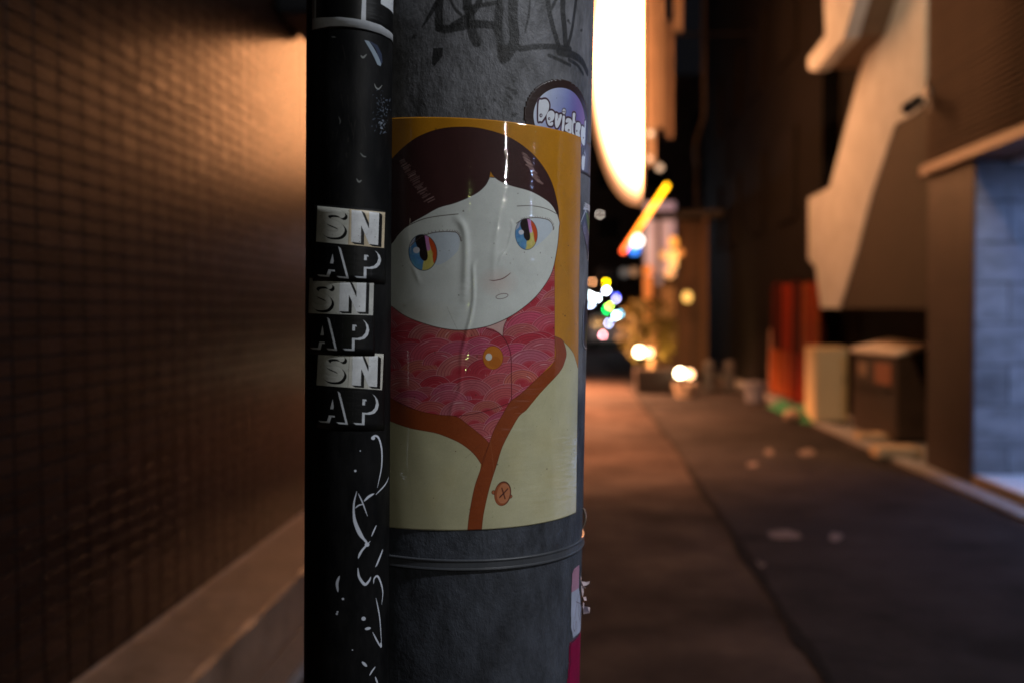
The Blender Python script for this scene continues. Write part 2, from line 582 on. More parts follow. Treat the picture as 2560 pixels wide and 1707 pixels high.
# small security lamp on the far corner of the facade
sl = empty('security_camera', atY(2302, 265, 9.7), 'small dark security camera on the corner of the ribbed facade', 'camera')
c = sl.location.copy()
MB(c).box((FX - 0.02, 9.66, c.z - 0.05), (FX - 0.006, 9.74, c.z + 0.05)).build('mount_plate', M['black_metal'], sl)
MB(c).tube([(FX - 0.02, 9.70, c.z), (FX - 0.12, 9.70, c.z + 0.02)], 0.016).build('bracket', M['frame_metal'], sl)
MB(c).cyl((FX - 0.10, 9.74, c.z + 0.06), (FX - 0.26, 9.60, c.z - 0.05), 0.05, 0.055, 14).build('camera_body', M['black_metal'], sl)
MB(c).cyl((FX - 0.262, 9.598, c.z - 0.052), (FX - 0.275, 9.586, c.z - 0.06), 0.038, 0.038, 14).build('lens', M['glass'], sl)
MB(c).box((FX - 0.05, 9.66, c.z + 0.08), (FX - 0.006, 9.75, c.z + 0.17)).build('junction_box', M['frame_metal'], sl)

# ---- kerb along the right side
KX = 3.20
for i in range(40):
    y = -3 + i * 0.60
    ko = MB((KX, y, 0)).box((KX, y, 0), (KX + 0.15 if y < YC else KX + 0.17, y + 0.594, 0.035 + random.uniform(0, 0.004))).build('kerb', M['kerb'], None, bevel=0.006)
    ko['kind'] = 'structure'
fw = sheet('footway', [(KX + 0.1, -3), (8, -3), (8, 30), (KX + 0.1, 30)], 0.018, M['kerb'], kind='structure')

# ---- outside stair beyond the shop
SX = 3.50
st = empty('outside_staircase', (SX, 12, 0), 'pale concrete outside stair climbing beside the brown tiled building', 'staircase')
so2 = (SX, 12, 0)


def onX(pts, X):
    return [atX(x, y, X) for x, y in pts]


band = [(2204, -70), (2180, 90), (2150, 179), (2074, 469), (2020, 496), (2020, 648), (2038, 669), (2051, 771), (2098, 771),
        (2140, 636), (2177, 491), (2237, 312), (2284, 286), (2311, 262), (2313, -70)]
MB(so2).prism(onX(band, SX), (0.16, 0, 0)).build('parapet', M['concrete'], st)
upper = [(2058, -70), (2063, 89), (2020, 147), (2020, 174), (2038, 179), (2110, 96), (2140, -10), (2150, -70)]
MB(so2).prism(onX(upper, 3.05), (0.16, 0, 0)).build('upper_parapet', M['concrete'], st)
uw = [atX(x, y, 3.05) for x, y in upper]
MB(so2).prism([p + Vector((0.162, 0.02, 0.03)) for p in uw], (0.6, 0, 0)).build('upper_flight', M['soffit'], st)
wl = onX([(2090, 771), (2290, 771)], SX + 0.35)
under = [(2120, 500), (2300, 200), (2330, 200), (2330, 771), (2062, 771), (2062, 700)]
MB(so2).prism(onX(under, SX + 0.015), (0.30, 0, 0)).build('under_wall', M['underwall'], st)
# treads behind the parapet
s0, s1 = atX(2070, 740, SX), atX(2250, 60, SX)
for i in range(14):
    t = i / 13
    y, z = s0.y + (s1.y - s0.y) * t, s0.z + (s1.z - s0.z) * t
    MB(so2).box((SX + 0.42, y - 0.28, z - 0.04), (SX + 1.5, y, z)).build('tread', M['concrete'], st)

# ---- black building behind the stair
bb = empty('black_building', (5, 20, 0), 'unlit black building between the pale stair and the orange shopfront', 'building')
bo = (5, 20, 0)
MB(bo).box((3.95, 9.9, 0.02), (9, 14.9, 14)).build('rear_wall', M['black_wall'], bb)
MB(bo).box((3.70, 14.9, 0.02), (9, 27.6, 14)).build('house_wall', M['black_wall'], bb)
for i in range(4):
    for j in range(2):
        y = 16.5 + i * 2.7
        z = 3.0 + j * 2.7
        f = MB(bo).box((3.64, y, z), (3.699, y + 1.5, z + 1.5)).build('window', M['black_wall'], bb)
        MB(bo).box((3.632, y + 0.08, z + 0.08), (3.639, y + 1.42, z + 1.42)).build('pane', M['black_wall'], f)
MB(bo).tube([(3.22, 25.6, 3.0), (3.22, 25.6, 5.2), (3.1, 25.0, 5.6), (3.22, 24.2, 6.2), (3.22, 24.2, 9)], 0.05).build('drainpipe', M['frame_metal'], bb)

# ---- red board screen, pale board, net, cabinet, bin on the right
rf = empty('red_fence', (3.5, 16, 0), 'red and orange board fence between the black building and cream cabinet', 'fence')
ro = (3.5, 16, 0)
ys = np.linspace(17.7, 14.45, 15)
for i in range(14):
    y0, y1 = ys[i], ys[i + 1]
    m = M[{'d': 'dark_red_board', 'r': 'red_board', 'o': 'orange_board'}['ddddrrrdddooro'[i]]]
    h = 1.93 + random.uniform(-0.03, 0.03)
    MB(ro).box((3.52 + 0.012 * (i % 2), y1 + 0.022, 0.86), (3.56 + 0.012 * (i % 2), y0 - 0.022, h)).build('board', m, rf, bevel=0.004)
    m = M[{'d': 'dark_red_board', 'r': 'red_board', 'o': 'orange_board'}['ooooorordrrdro'[i]]]
    MB(ro).box((3.50 + 0.012 * (i % 2), y1 + 0.022, 0.10), (3.54 + 0.012 * (i % 2), y0 - 0.022, 0.845)).build('board', m, rf, bevel=0.004)
for y in (17.66, 16.1, 14.48):
    MB(ro).box((3.58, y - 0.03, 0), (3.64, y + 0.03, 2.0)).build('post', M['dark_red_board'], rf)
for z in (0.5, 1.5):
    MB(ro).box((3.575, 14.45, z), (3.60, 17.7, z + 0.07)).build('rail', M['dark_red_board'], rf)
lbd = empty('leaning_board', atY(1928, 955, 17.9), 'narrow pinkish board leaning at the end of the red fence', 'board')
c = lbd.location
a, b = atY(1922, 952, 17.9), atY(1940, 824, 17.9)
MB(c).prism([a, a + Vector((0.13, 0, 0)), b + Vector((0.03, 0.1, 0)), b + Vector((-0.09, 0.1, 0))], (0, 0.03, 0)).build('board_panel', M['pink_board'], lbd)
MB(c).box((a.x - 0.02, 17.93, 0.0), (a.x + 0.16, 18.0, a.z + 0.01)).build('foot_block', M['post_grey'], lbd)
# cream cabinet
ca, cb = atY(2036, 1062, 13.2), atY(2120, 868, 13.2)
cc = empty('cream_cabinet', (ca.x, 13.2, 0), 'cream upright cabinet between the red fence and dark bin', 'cabinet')
co = cc.location
MB(co).box((ca.x, 13.2, 0.05), (cb.x, 13.75, cb.z)).build('cabinet_body', M['cream'], cc, bevel=0.012)
MB(co).box((ca.x + 0.02, 13.186, 0.09), (cb.x - 0.02, 13.199, cb.z - 0.04)).build('door', M['cream'], cc, bevel=0.004)
MB(co).box((cb.x - 0.06, 13.172, 0.55), (cb.x - 0.045, 13.185, 0.66)).build('handle', M['post_grey'], cc)
MB(co).box((ca.x + 0.03, 13.22, 0.0), (cb.x - 0.03, 13.7, 0.049)).build('plinth', M['bin'], cc)
# bin with sloping lid
bN, bL = atZ(2240, 1102, 0.05), atZ(2131, 1068, 0.05)
bd = Vector((bN.x - bL.x, bN.y - bL.y, 0))
bq = Vector((-bd.y, bd.x, 0)).normalized()
if bq.x < 0: bq = -bq
bw_ = bq * 0.72
bn = empty('rubbish_bin', (bN.x, bN.y, 0), 'bulky dark brown bin with pale sloping lid beside the tiled pier', 'bin')
no = tuple(bn.location)
Zv = Vector((0, 0, 1))
zN, zR = 0.98, 1.16
MB(no).add([bN, bL, bL + bw_, bN + bw_, bN + Zv * (zN - .05), bL + Zv * (zN - .05), bL + bw_ + Zv * (zR - .05), bN + bw_ + Zv * (zR - .05)],
           [(0, 1, 2, 3), (4, 7, 6, 5), (0, 4, 5, 1), (1, 5, 6, 2), (2, 6, 7, 3), (3, 7, 4, 0)]).build('bin_body', M['bin'], bn, bevel=0.02)
ov = bd.normalized() * 0.025
l0, l1, l2, l3 = bN + ov - bq * .03, bL - ov - bq * .03, bL - ov + bw_ + bq * .01, bN + ov + bw_ + bq * .01
lz = lambda p, z: Vector((p.x, p.y, z))
MB(no).add([lz(l0, zN + .004), lz(l1, zN + .004), lz(l2, zR + .004), lz(l3, zR + .004), lz(l0, zN + .06), lz(l1, zN + .06), lz(l2, zR + .06), lz(l3, zR + .06)],
           [(0, 1, 2, 3), (4, 7, 6, 5), (0, 4, 5, 1), (1, 5, 6, 2), (2, 6, 7, 3), (3, 7, 4, 0)]).build('lid', M['bin_lid'], bn, bevel=0.018)
bu = bd.normalized()


def on_front(t0, t1, z0, z1, m, nm, out=0.012):
    a, b = bL + bd * t0 - bq * 0.002, bL + bd * t1 - bq * 0.002
    MB(no).prism([lz(a, z0), lz(b, z0), lz(b, z1), lz(a, z1)], -bq * out).build(nm, m, bn)


on_front(0.56, 0.90, 0.66, 0.90, M['orange_glow'], 'front_plate')  # orange glow reflected on the bin front, put in as a coloured plate
on_front(0.16, 0.36, 0.72, 0.88, M['sign_face2'], 'front_plate')
on_front(0.10, 0.90, 0.585, 0.62, M['pot_dark'], 'grip_bar', 0.035)
for t in (0.15, 0.85):
    c = bL + bd * t + bq * 0.1
    MB(no).cyl(lz(c - bu * 0.025, 0.05), lz(c + bu * 0.025, 0.05), 0.049, 0.049, 12).build('wheel', M['rubber'], bn)
# pale stones at the foot of the pier
pa = atZ(2255, 1135, 0.02)
for k, (px, py, sx, sz, nm) in enumerate([(2255, 1148, 0.34, 0.12, 'pale rough stone block under the bin by the pier'), (2190, 1105, 0.26, 0.09, 'smaller pale stone block between the cabinet and bin')]):
    p = atZ(px, py, 0.018)
    b = MB(p).box((p.x - sx * 0.7, p.y, p.z), (p.x + sx * 0.6, p.y + 0.3, p.z + sz))
    o = b.build('stone_block', M['pale_stone'], None, bevel=0.03)
    tag(o, nm, 'stone')
# crumpled green net
pc = atZ(1985, 1045, 0.02)
nx, nyy = 40, 26
vs, fs = [], []
p0, p1 = atZ(1936, 1016, 0.02), atZ(2030, 1058, 0.02)
for i in range(nx + 1):
    for j in range(nyy + 1):
        u, v = i / nx, j / nyy
        e = (math.sin(math.pi * u) ** 0.5) * (math.sin(math.pi * v) ** 0.7)
        h = e * (0.10 + 0.07 * math.sin(9 * u + 2 * v) + 0.05 * math.sin(17 * v + 6 * u) + random.uniform(0, 0.03))
        x = p0.x + (p1.x - p0.x) * u + 0.06 + (v - 0.5) * 0.36 + random.uniform(-.008, .008)
        y = p0.y + (p1.y - p0.y) * u + random.uniform(-.008, .008)
        vs.append((x, y, 0.02 + h))
for i in range(nx):
    for j in range(nyy):
        if random.random() < 0.9:
            b = i * (nyy + 1) + j
            fs.append((b, b + 1, b + nyy + 2, b + nyy + 1))
m_ = MB(pc)
m_.add(vs, fs)
tag(m_.build('rubbish_net', M['green_net'], None), 'crumpled green rubbish net lying at the foot of the red fence', 'net')
p = atZ(1980, 1050, 0.03)
g = MB(p).lathe((p.x, p.y, p.z), [(0.05, 0), (0.11, 0.03), (0.12, 0.09), (0.07, 0.14), (0.02, 0.16)], 10).build('crumpled_bag', M['sign_face2'], None)
tag(g, 'small crumpled grey bag lying in front of the green net', 'bag')
# grey tub and two small posts
p = atZ(1888, 1003, 0.02)
tb = empty('plastic_tub', p, 'blue grey plastic tub on the kerb left of the red fence', 'tub')
MB(p).lathe(p, [(0.15, 0), (0.185, 0.28), (0.17, 0.28), (0.14, 0.02)], 20).build('tub_body', M['grey_plastic'], tb)
MB(p).lathe(p + Vector((0, 0, 0.282)), [(0.17, 0), (0.205, 0.004), (0.20, 0.035), (0.02, 0.06)], 20).build('tub_lid', M['grey_plastic'], tb)
for k, px in enumerate((1772, 1824)):
    p = atZ(px, 978, 0.02)
    b = empty('bollard', p, ['squat grey bollard beside the glowing pale pot', 'squat grey bollard nearer to the grey plastic tub'][k], 'bollard', 'bollards before the black building')
    MB(p).lathe(p, [(0.12, 0), (0.12, 0.05), (0.10, 0.06), (0.105, 0.50), (0.08, 0.56), (0.02, 0.585)], 18).build('bollard_body', M['post_grey'], b)
    MB(p).lathe(p + Vector((0, 0, 0.40)), [(0.1055, 0), (0.1075, 0.002), (0.1075, 0.06), (0.1055, 0.062)], 18).build('band', M['frame_metal'], b)

# ================================================================== LIT THINGS DOWN THE STREET
# half-oval light sign: lit from within, brightest in the middle, the dim rim stands in for its halo
def sign_glow():
    k = NT('warm_white_sign')
    tc = k.n('ShaderNodeTexCoord')
    mp = k.n('ShaderNodeMapping')
    mp.inputs['Location'].default_value = (-1, 0, -1)
    mp.inputs['Scale'].default_value = (1, 0, 2)
    k.l(tc.outputs['Generated'], mp.inputs[0])
    ln = k.n('ShaderNodeVectorMath', operation='LENGTH')
    k.l(mp.outputs[0], ln.inputs[0])
    rp = k.n('ShaderNodeMapRange')
    rp.interpolation_type = 'SMOOTHSTEP'
    rp.inputs['From Min'].default_value, rp.inputs['From Max'].default_value = 1.0, 0.60
    rp.inputs['To Min'].default_value, rp.inputs['To Max'].default_value = 0.55, 52
    k.l(ln.outputs['Value'], rp.inputs['Value'])
    k.l(rp.outputs[0], k.b.inputs['Emission Strength'])
    k.b.inputs['Emission Color'].default_value = (1.0, 0.40, 0.155, 1)
    k.b.inputs['Base Color'].default_value = (0.7, 0.6, 0.5, 1)
    return k.m


SY = 14.6
sg = empty('half_oval_sign', atY(1611, 143, SY), 'huge white glowing half oval sign hanging over the street', 'sign')
cz = atY(1603, 143, SY)
hw, hh = 127 * SY / FPX, 358 * SY / FPX
pts = [(cz.x, SY, cz.z + hh * 0.9)]
prof = [(cz.x - hw * math.cos(t) ** 0.9, SY, cz.z + hh * math.sin(t)) for t in np.linspace(math.pi / 2 - 0.001, -math.pi / 2 + 0.001, 48)]
MB(cz).prism(prof, (0, 0.36, 0)).build('light_face', sign_glow(), sg)
MB(cz).box((cz.x + 0.004, SY + 0.14, cz.z - hh * 0.9), (cz.x + 0.04, SY + 0.22, cz.z + hh + 0.5)).build('sign_spine', M['frame_metal'], sg)
MB(cz).box((cz.x + 0.05, SY + 0.08, cz.z + hh * 0.72), (3.94, SY + 0.14, cz.z + hh * 0.72 + 0.08)).build('bracket', M['black_wall'], sg)
# projecting pale signboards behind it
brd = [(1615, 1640, -60, 415, 19.0, 'sign_face', 'long cream signboard directly behind the glowing half oval sign'),
       (1641, 1660, -60, 322, 19.4, 'sign_face', 'narrow cream signboard, second from the glowing half oval sign'),
       (1662, 1684, 50, 345, 20.0, 'sign_face2', 'brownish narrow signboard under the black building eaves'),
       (1684, 1707, -60, 80, 20.4, 'sign_face', 'short cream signboard highest at the edge of the black building')]
for (xa, xb, ya, yb, Y, m, lab) in brd:
    a, b = atY(xa, yb, Y), atY(xb, ya, Y)
    e = empty('projecting_signboard', (a.x, Y, a.z), lab, 'signboard', 'signboards stacked down the street')
    MB(e.location).box((a.x + 0.012, Y, a.z + 0.012), (b.x - 0.012, Y + 0.02, b.z - 0.012)).build('sign_face', M[m], e)
    MB(e.location).box((a.x, Y + 0.021, a.z), (b.x, Y + 0.14, b.z)).build('sign_frame', M['frame_metal'], e)
    MB(e.location).box((b.x, Y + 0.06, b.z - 0.3), (b.x + 1.9, Y + 0.10, b.z - 0.26)).build('bracket', M['black_wall'], e)


def globe(px, py, Y, rpx, col, L, name, lab, cat, group=None, base=(.5, .5, .5), cap=True):
    c = atY(px, py, Y)
    r = rpx * Y / FPX
    e = empty(name, c, lab, cat, group)
    MB(c).ball(c, r, 14, 9).build('globe', glow('glow_' + name, col, L, base), e, smooth=True)
    if cap:
        MB(c).cyl(c + Vector((0, 0, r * 0.9)), c + Vector((0, 0, r * 1.5)), r * 0.4, r * 0.25, 10).build('cap', M['black_metal'], e)
    return e


globe(1649, 420, 19.5, 9, (1, .66, .42), 0.9, 'globe_lamp', 'round pinkish lamp under the cream signboards', 'lamp')
globe(1626, 335, 18.5, 7, (1, .75, .45), 1.5, 'bracket_lamp', 'small upper warm lamp at the edge of the cream signboard', 'lamp')
globe(1624, 398, 18.5, 7, (1, .72, .45), 1.1, 'bracket_lamp', 'small lower warm lamp at the edge of the cream signboard', 'lamp')
# neon bar
na, nb = atY(1556, 632, 21), atY(1669, 462, 21)
ne = empty('neon_tube', na, 'slanting yellow orange neon tube under the glowing half oval sign', 'neon')
nd = nb - na
k = NT('yellow_neon')
tc = k.n('ShaderNodeTexCoord')
sp = k.n('ShaderNodeSeparateXYZ')
k.l(tc.outputs['Generated'], sp.inputs[0])
rp = k.n('ShaderNodeValToRGB')
rp.color_ramp.elements[0].color = (1, 0.06, 0.012, 1)
rp.color_ramp.elements[1].color = (1, 0.46, 0.0, 1)
rp.color_ramp.elements[1].position = 0.95
k.l(sp.outputs['Z'], rp.inputs[0])
k.l(rp.outputs[0], k.b.inputs['Emission Color'])
k.b.inputs['Emission Strength'].default_value = 6.5
MB(na).cyl(na, nb, 0.042, 0.042, 14).build('tube', k.m, ne)
for t, n_ in ((-0.02, 'end_cap'), (1.0, 'end_cap')):
    q = na + nd * t
    MB(na).cyl(q, q + nd * 0.02, 0.062, 0.062, 12).build(n_, M['black_metal'], ne)
bkc = atY(1612, 545, 21.15)
MB(na).tube([na + nd * 0.5 + Vector((0, .06, 0)), na + nd * 0.5 + Vector((0.9, 0.3, 0))], 0.02).build('bracket', M['black_metal'], ne)
# lilac panel behind it
la, lb2 = atY(1612, 690, 24), atY(1688, 505, 24)
lp = empty('lilac_sign', la, 'dim lilac light panel behind the neon tube', 'sign')
MB(la).box((la.x, 24, la.z), (lb2.x, 24.03, lb2.z)).build('light_face', glow('lilac_panel', (0.62, 0.36, 0.46), 0.38), lp)
MB(la).box((la.x - 0.03, 24.031, la.z - 0.03), (lb2.x + 0.03, 24.2, lb2.z + 0.03)).build('sign_box', M['frame_metal'], lp)
globe(1592, 602, 24, 14, (1.0, .97, .88), 5.0, 'round_sign', 'round white light sign below the neon tube', 'sign')
globe(1586, 624, 25, 13, (0.02, .25, 1.0), 2.4, 'round_sign', 'round blue light sign just under the white one', 'sign')

# ---- warm shopfront
SHY = 24.5
sf = empty('warm_shopfront', atY(1700, 985, SHY), 'small wooden shopfront lit orange by lanterns and ground lamps', 'shop')
sfo = sf.location.copy()
xa, xb = atY(1640, 800, SHY).x, atY(1752, 800, SHY).x
for i in range(9):
    x0 = xa + (xb - xa) * i / 9
    x1 = xa + (xb - xa) * (i + 1) / 9 - 0.008
    MB(sfo).box((x0, SHY + 0.012 * (i % 2), 0.0), (x1, SHY + 0.05 + 0.012 * (i % 2), 3.7)).build('plank', M['wood'], sf)
MB(sfo).box((xa, SHY + 0.07, 0.0), (3.28, SHY + 0.6, 3.9)).build('wall', M['wood'], sf)
MB(sfo).box((xa - 0.15, SHY - 0.9, 3.72), (xb + 0.4, SHY + 0.5, 3.86)).build('eave', M['pot_dark'], sf)
for x in (xa - 0.06, xb - 0.05):
    MB(sfo).box((x, SHY - 0.85, 0), (x + 0.1, SHY - 0.75, 3.7)).build('post', M['wood'], sf)
for i in range(3):
    a, b = atY(1645 + i * 14, 796, SHY - 0.3), atY(1645 + i * 14 + 13, 715, SHY - 0.3)
    MB(sfo).box((a.x, SHY - 0.31 + 0.01 * i, a.z), (b.x, SHY - 0.30 + 0.01 * i, b.z)).build('curtain_strip', M['cloth'], sf)
orange = (1, .34, .05)
lan = [(1683, 606, 12, orange, 0.65, 'topmost orange paper lantern of the string over the shopfront'),
       (1662, 638, 12, (1, .45, .16), 0.40, 'peach paper lantern left of the string over the shopfront'),
       (1683, 640, 13, (1, .42, .10), 0.75, 'second orange paper lantern from the top of the string'),
       (1682, 660, 12, (1, .46, .14), 0.65, 'third orange paper lantern from the top of the string'),
       (1674, 683, 12, (1, .42, .14), 0.50, 'lowest peach paper lantern of the string over the shopfront'),
       (1701, 632, 9, (1, .28, .05), 0.30, 'small dim paper lantern right of the string'),
       (1718, 743, 12, (1, .55, .12), 0.62, 'single yellow paper lantern beside the dark wall')]
for (px, py, rp_, c_, L, lab) in lan:
    c = atY(px, py, SHY - 1.1)
    r = rp_ * (SHY - 1.1) / FPX
    e = empty('paper_lantern', c, lab, 'lantern', 'paper lanterns of the shopfront')
    MB(c).ball(c, r, 14, 9, 1.15).build('lantern_shade', glow('lantern_paper', c_, L * 2.6, (.6, .4, .25)), e, smooth=True)
    MB(c).cyl(c + Vector((0, 0, r * 1.12)), c + Vector((0, 0, r * 1.3)), r * 0.4, r * 0.4, 10).build('cap', M['black_metal'], e)
    MB(c).cyl(c + Vector((0, 0, -r * 1.3)), c + Vector((0, 0, -r * 1.12)), r * 0.4, r * 0.4, 10).build('ring', M['black_metal'], e)
globe(1648, 704, SHY - 1.2, 10, (.45, .35, .5), 0.16, 'dim_lamp', 'dim lilac lamp left of the orange lantern string', 'lamp')
globe(1585, 680, 27, 11, (.9, .42, .2), 0.35, 'dim_lamp', 'dim brownish lamp above the orange banner', 'lamp')
globe(1561, 682, 30, 11, (.45, .5, .5), 0.2, 'dim_lamp', 'dim grey lamp left of the brownish lamp', 'lamp')
# orange banner with a knob
a, b = atY(1609, 800, 22.0), atY(1631, 690, 22.0)
bn_ = empty('banner_light', (a.x, 22, 0), 'tall orange light column with round top before the shopfront', 'lamp')
MB(bn_.location).box((a.x, 22, a.z), (b.x, 22.12, b.z)).build('light_column', glow('orange_column', (1, .25, .03), 0.38, (.5, .2, .08)), bn_)
c = atY(1620, 676, 22.06)
MB(bn_.location).ball(c, 0.115, 14, 9).build('round_top', glow('orange_ball', (1, .26, .03), 0.75, (.5, .2, .08)), bn_)
MB(bn_.location).cyl((a.x + 0.1, 22.06, 0), (a.x + 0.1, 22.06, a.z), 0.03, 0.03, 10).build('pole', M['black_metal'], bn_)

# ground lamps, planter, pot, A-board
def ground_lamp(px, py, Y, lab, k=1.0):
    c = atY(px, py, Y)
    e = empty('ground_lamp', (c.x, Y, 0), lab, 'lamp', 'ground lamps before the shopfront')
    MB(e.location).ball(c, 0.075, 14, 9).build('bulb', glow('white_bulb', (1, .82, .50), 24 * k), e)
    c2 = atY(px + 24, py + 3, Y)
    MB(e.location).ball(c2, 0.075, 14, 9).build('bulb', glow('amber_bulb', (1, .55, .25), 6 * k), e)
    MB(e.location).box((c.x - 0.1, Y - 0.03, c.z - 0.12), (c2.x + 0.1, Y + 0.10, c.z - 0.085)).build('lamp_base', M['black_metal'], e)
    MB(e.location).cyl((c.x, Y + 0.07, 0.0), (c.x, Y + 0.07, c.z), 0.02, 0.02, 8).build('stake', M['black_metal'], e)
    return e


ground_lamp(1598, 879, 18.15, 'bright twin ground lamp at the far side of the dark planter', 0.9)
ground_lamp(1700, 932, 17.9, 'bright twin ground lamp just above the pale round pot', 1.0)
p = atZ(1634, 984, 0.0)
pl = empty('planter', p, 'dark square planter box on the road before the shopfront', 'planter')
MB(p).prism([p + Vector((-0.30, -0.0, 0)), p + Vector((0.34, 0, 0)), p + Vector((0.36, -0.02, 0.44)), p + Vector((-0.33, -0.02, 0.44))], (0, 0.6, 0)).build('planter_box', M['pot_dark'], pl, bevel=0.02)
MB(p).box(p + Vector((-0.30, 0.03, 0.43)), p + Vector((0.33, 0.55, 0.455))).build('soil', M['pot_dark'], pl)
# leafy plant that stands in it
pt = empty('leafy_plant', p + Vector((0, 0.35, 0.45)), 'olive leafy shrub growing behind the dark planter in lamp light', 'plant')
lo = pt.location.copy()
tv_, tf_ = [], []
for i in range(900):
    a = random.uniform(0, 2 * math.pi)
    rr = 0.42 * math.sqrt(random.random())
    hgt = random.uniform(0.25, 1.35)
    rr *= 0.55 + 0.75 * math.sin(min(1, hgt / 1.35) * math.pi * 0.85)
    c = lo + Vector((rr * math.cos(a) - 0.05, rr * math.sin(a) + 0.4, hgt - 0.1))
    d = Vector((random.gauss(0, 1), random.gauss(0, 1), random.gauss(0.3, 0.8))).normalized()
    s = d.orthogonal().normalized() * 0.028
    L_ = random.uniform(0.07, 0.14)
    b = len(tv_)
    tv_ += [c, c + d * L_ * 0.5 + s, c + d * L_, c + d * L_ * 0.5 - s]
    tf_.append((b, b + 1, b + 2, b + 3))
m_ = MB(lo)
m_.add(tv_, tf_)
m_.build('foliage', M['leaf'], pt)['kind'] = 'stuff'
for i in range(5):
    MB(lo).cyl(lo + Vector((0, 0.2, -0.06)), lo + Vector((random.uniform(-.35, .3), random.uniform(0.1, .6), random.uniform(.7, 1.0))), 0.014, 0.005, 6).build('stem', M['wood'], pt)
p = atZ(1710, 992, 0.0)
pp = empty('pale_pot', p, 'pale round pot glowing under the nearer ground lamp', 'pot')
MB(p).lathe(p, [(0.13, 0), (0.19, 0.22), (0.20, 0.24), (0.17, 0.24), (0.12, 0.05)], 20).build('pot_body', M['pot_pale'], pp)
MB(p).lathe(p + Vector((0, 0, 0.19)), [(0.168, 0), (0.17, 0.012), (0.02, 0.02)], 16).build('soil', M['pot_dark'], pp)
p = atZ(1668, 915, 0.0)
ab = empty('standing_signboard', p, 'pale folding signboard lit by the ground lamps', 'signboard')
q0, q1 = atY(1640, 912, p.y), atY(1700, 830, p.y)
MB(p).prism([(q0.x, p.y, 0.02), (q1.x, p.y, 0.02), (q1.x - 0.12, p.y + 0.18, q1.z), (q0.x + 0.22, p.y + 0.18, q1.z)], (0, 0.025, 0)).build('front_panel', M['cloth'], ab)
MB(p).prism([(q0.x, p.y + 0.42, 0.02), (q1.x, p.y + 0.42, 0.02), (q1.x - 0.12, p.y + 0.21, q1.z - 0.01), (q0.x + 0.22, p.y + 0.21, q1.z - 0.01)], (0, 0.025, 0)).build('rear_panel', M['cloth'], ab)

# ---- far end of the street
fb = empty('far_building', (0, 62, 0), 'dark building closing the far end of the street', 'building')
MB((0, 62, 0)).box((-14, 62, 0), (16, 70, 16)).build('house_wall', M['far_wall'], fb)
for i in range(8):
    for j in range(4):
        x, z = -10 + i * 2.9, 2.6 + j * 3.2
        f = MB((0, 62, 0)).box((x, 61.92, z), (x + 1.6, 61.999, z + 1.6)).build('window', M['frame_metal'], fb)
        MB((0, 62, 0)).box((x + 0.08, 61.90, z + 0.08), (x + 1.52, 61.919, z + 1.52)).build('pane', M['glass'], f)
far = [(1515, 707, (1, .72, 0.0), 1.0, 'yellow', 'highest yellow distant lamp of the cluster'), (1516, 726, (.72, .82, 1), 1.5, 'white', 'bluish white distant lamp under the yellow one'),
       (1492, 745, (.75, .93, 1), 1.6, 'white', 'white distant lamp nearest right of the concrete pole'), (1474, 738, (.75, .9, .9), 1.2, 'white', 'white distant lamp half hidden by the concrete pole'), (1476, 761, (.6, .72, .95), 1.0, 'white', 'lower bluish distant lamp half hidden by the concrete pole'),
       (1541, 748, (.56, .48, .85), 0.8, 'lilac', 'lilac distant lamp at the right of the cluster'), (1540, 741, (.03, .06, .8), 0.6, 'blue', 'deep blue distant lamp behind the lilac one'),
       (1523, 766, (.62, 1, .10), 1.2, 'lime', 'lime green distant lamp amid the cluster'), (1516, 776, (.0, .75, .12), 0.9, 'green', 'deep green distant lamp just under the lime one'),
       (1541, 789, (.5, .95, 1), 1.8, 'cyan', 'bright cyan distant lamp low in the cluster'), (1550, 785, (.1, .55, .75), 0.6, 'teal', 'dim teal distant lamp behind the cyan one'),
       (1522, 808, (.52, .58, 1), 0.9, 'periwinkle', 'periwinkle blue distant lamp above the pink one'), (1507, 837, (1, .32, .36), 1.3, 'pink', 'pink red distant lamp lowest of the cluster'),
       (1500, 537, (.42, .36, .30), 0.45, 'grey', 'lone faint grey distant lamp high beside the pole'), (1481, 705, (.8, .34, .14), 0.5, 'brown', 'dim orange distant lamp beside the pole edge')]
for (px, py, c_, L, nm, lab) in far:
    Y = (55 if py < 785 else 40.6) + random.uniform(-1, 1)
    c = atY(px, py, Y)
    e = empty('distant_lamp', c, lab, 'lamp', 'coloured lamps at the far crossing')
    MB(c).ball(c, 0.05 * Y / 55, 12, 7).build('bulb', glow('lamp_' + nm, c_, L * 62.0), e)
    MB(c).box(c + Vector((-0.07, 0.055, -0.07)), c + Vector((0.07, 0.14, 0.07))).build('housing', M['black_metal'], e)
# pale van parked at the crossing
v0, v1 = atY(1470, 868, 42), atY(1572, 790, 42)
vn = empty('parked_van', ((v0.x + v1.x) / 2, 42, 0), 'pale van parked across the far end of the street', 'van')
vo = vn.location
MB(vo).prism([(v0.x, 42, 0.3), (v1.x, 42, 0.3), (v1.x, 42, 0.85), (v1.x - 0.15, 42, 1.35), (v0.x + 0.15, 42, 1.35), (v0.x, 42, 0.85)], (0, 1.8, 0)).build('body', M['van'], vn, bevel=0.05)
MB(vo).box((v0.x + 0.2, 41.985, 0.88), (v1.x - 0.2, 41.998, 1.28)).build('window', M['glass'], vn)
for x in (v0.x + 0.28, v1.x - 0.28):
    MB(vo).cyl((x - 0.09, 42.3, 0.3), (x + 0.09, 42.3, 0.3), 0.3, 0.3, 16).build('wheel', M['rubber'], vn)
dk = MB((0, 40, 0)).box((-3, 39.4, 0), (3.2, 39.8, 0.10)).build('kerb', M['black_wall'])
dk['kind'] = 'structure'

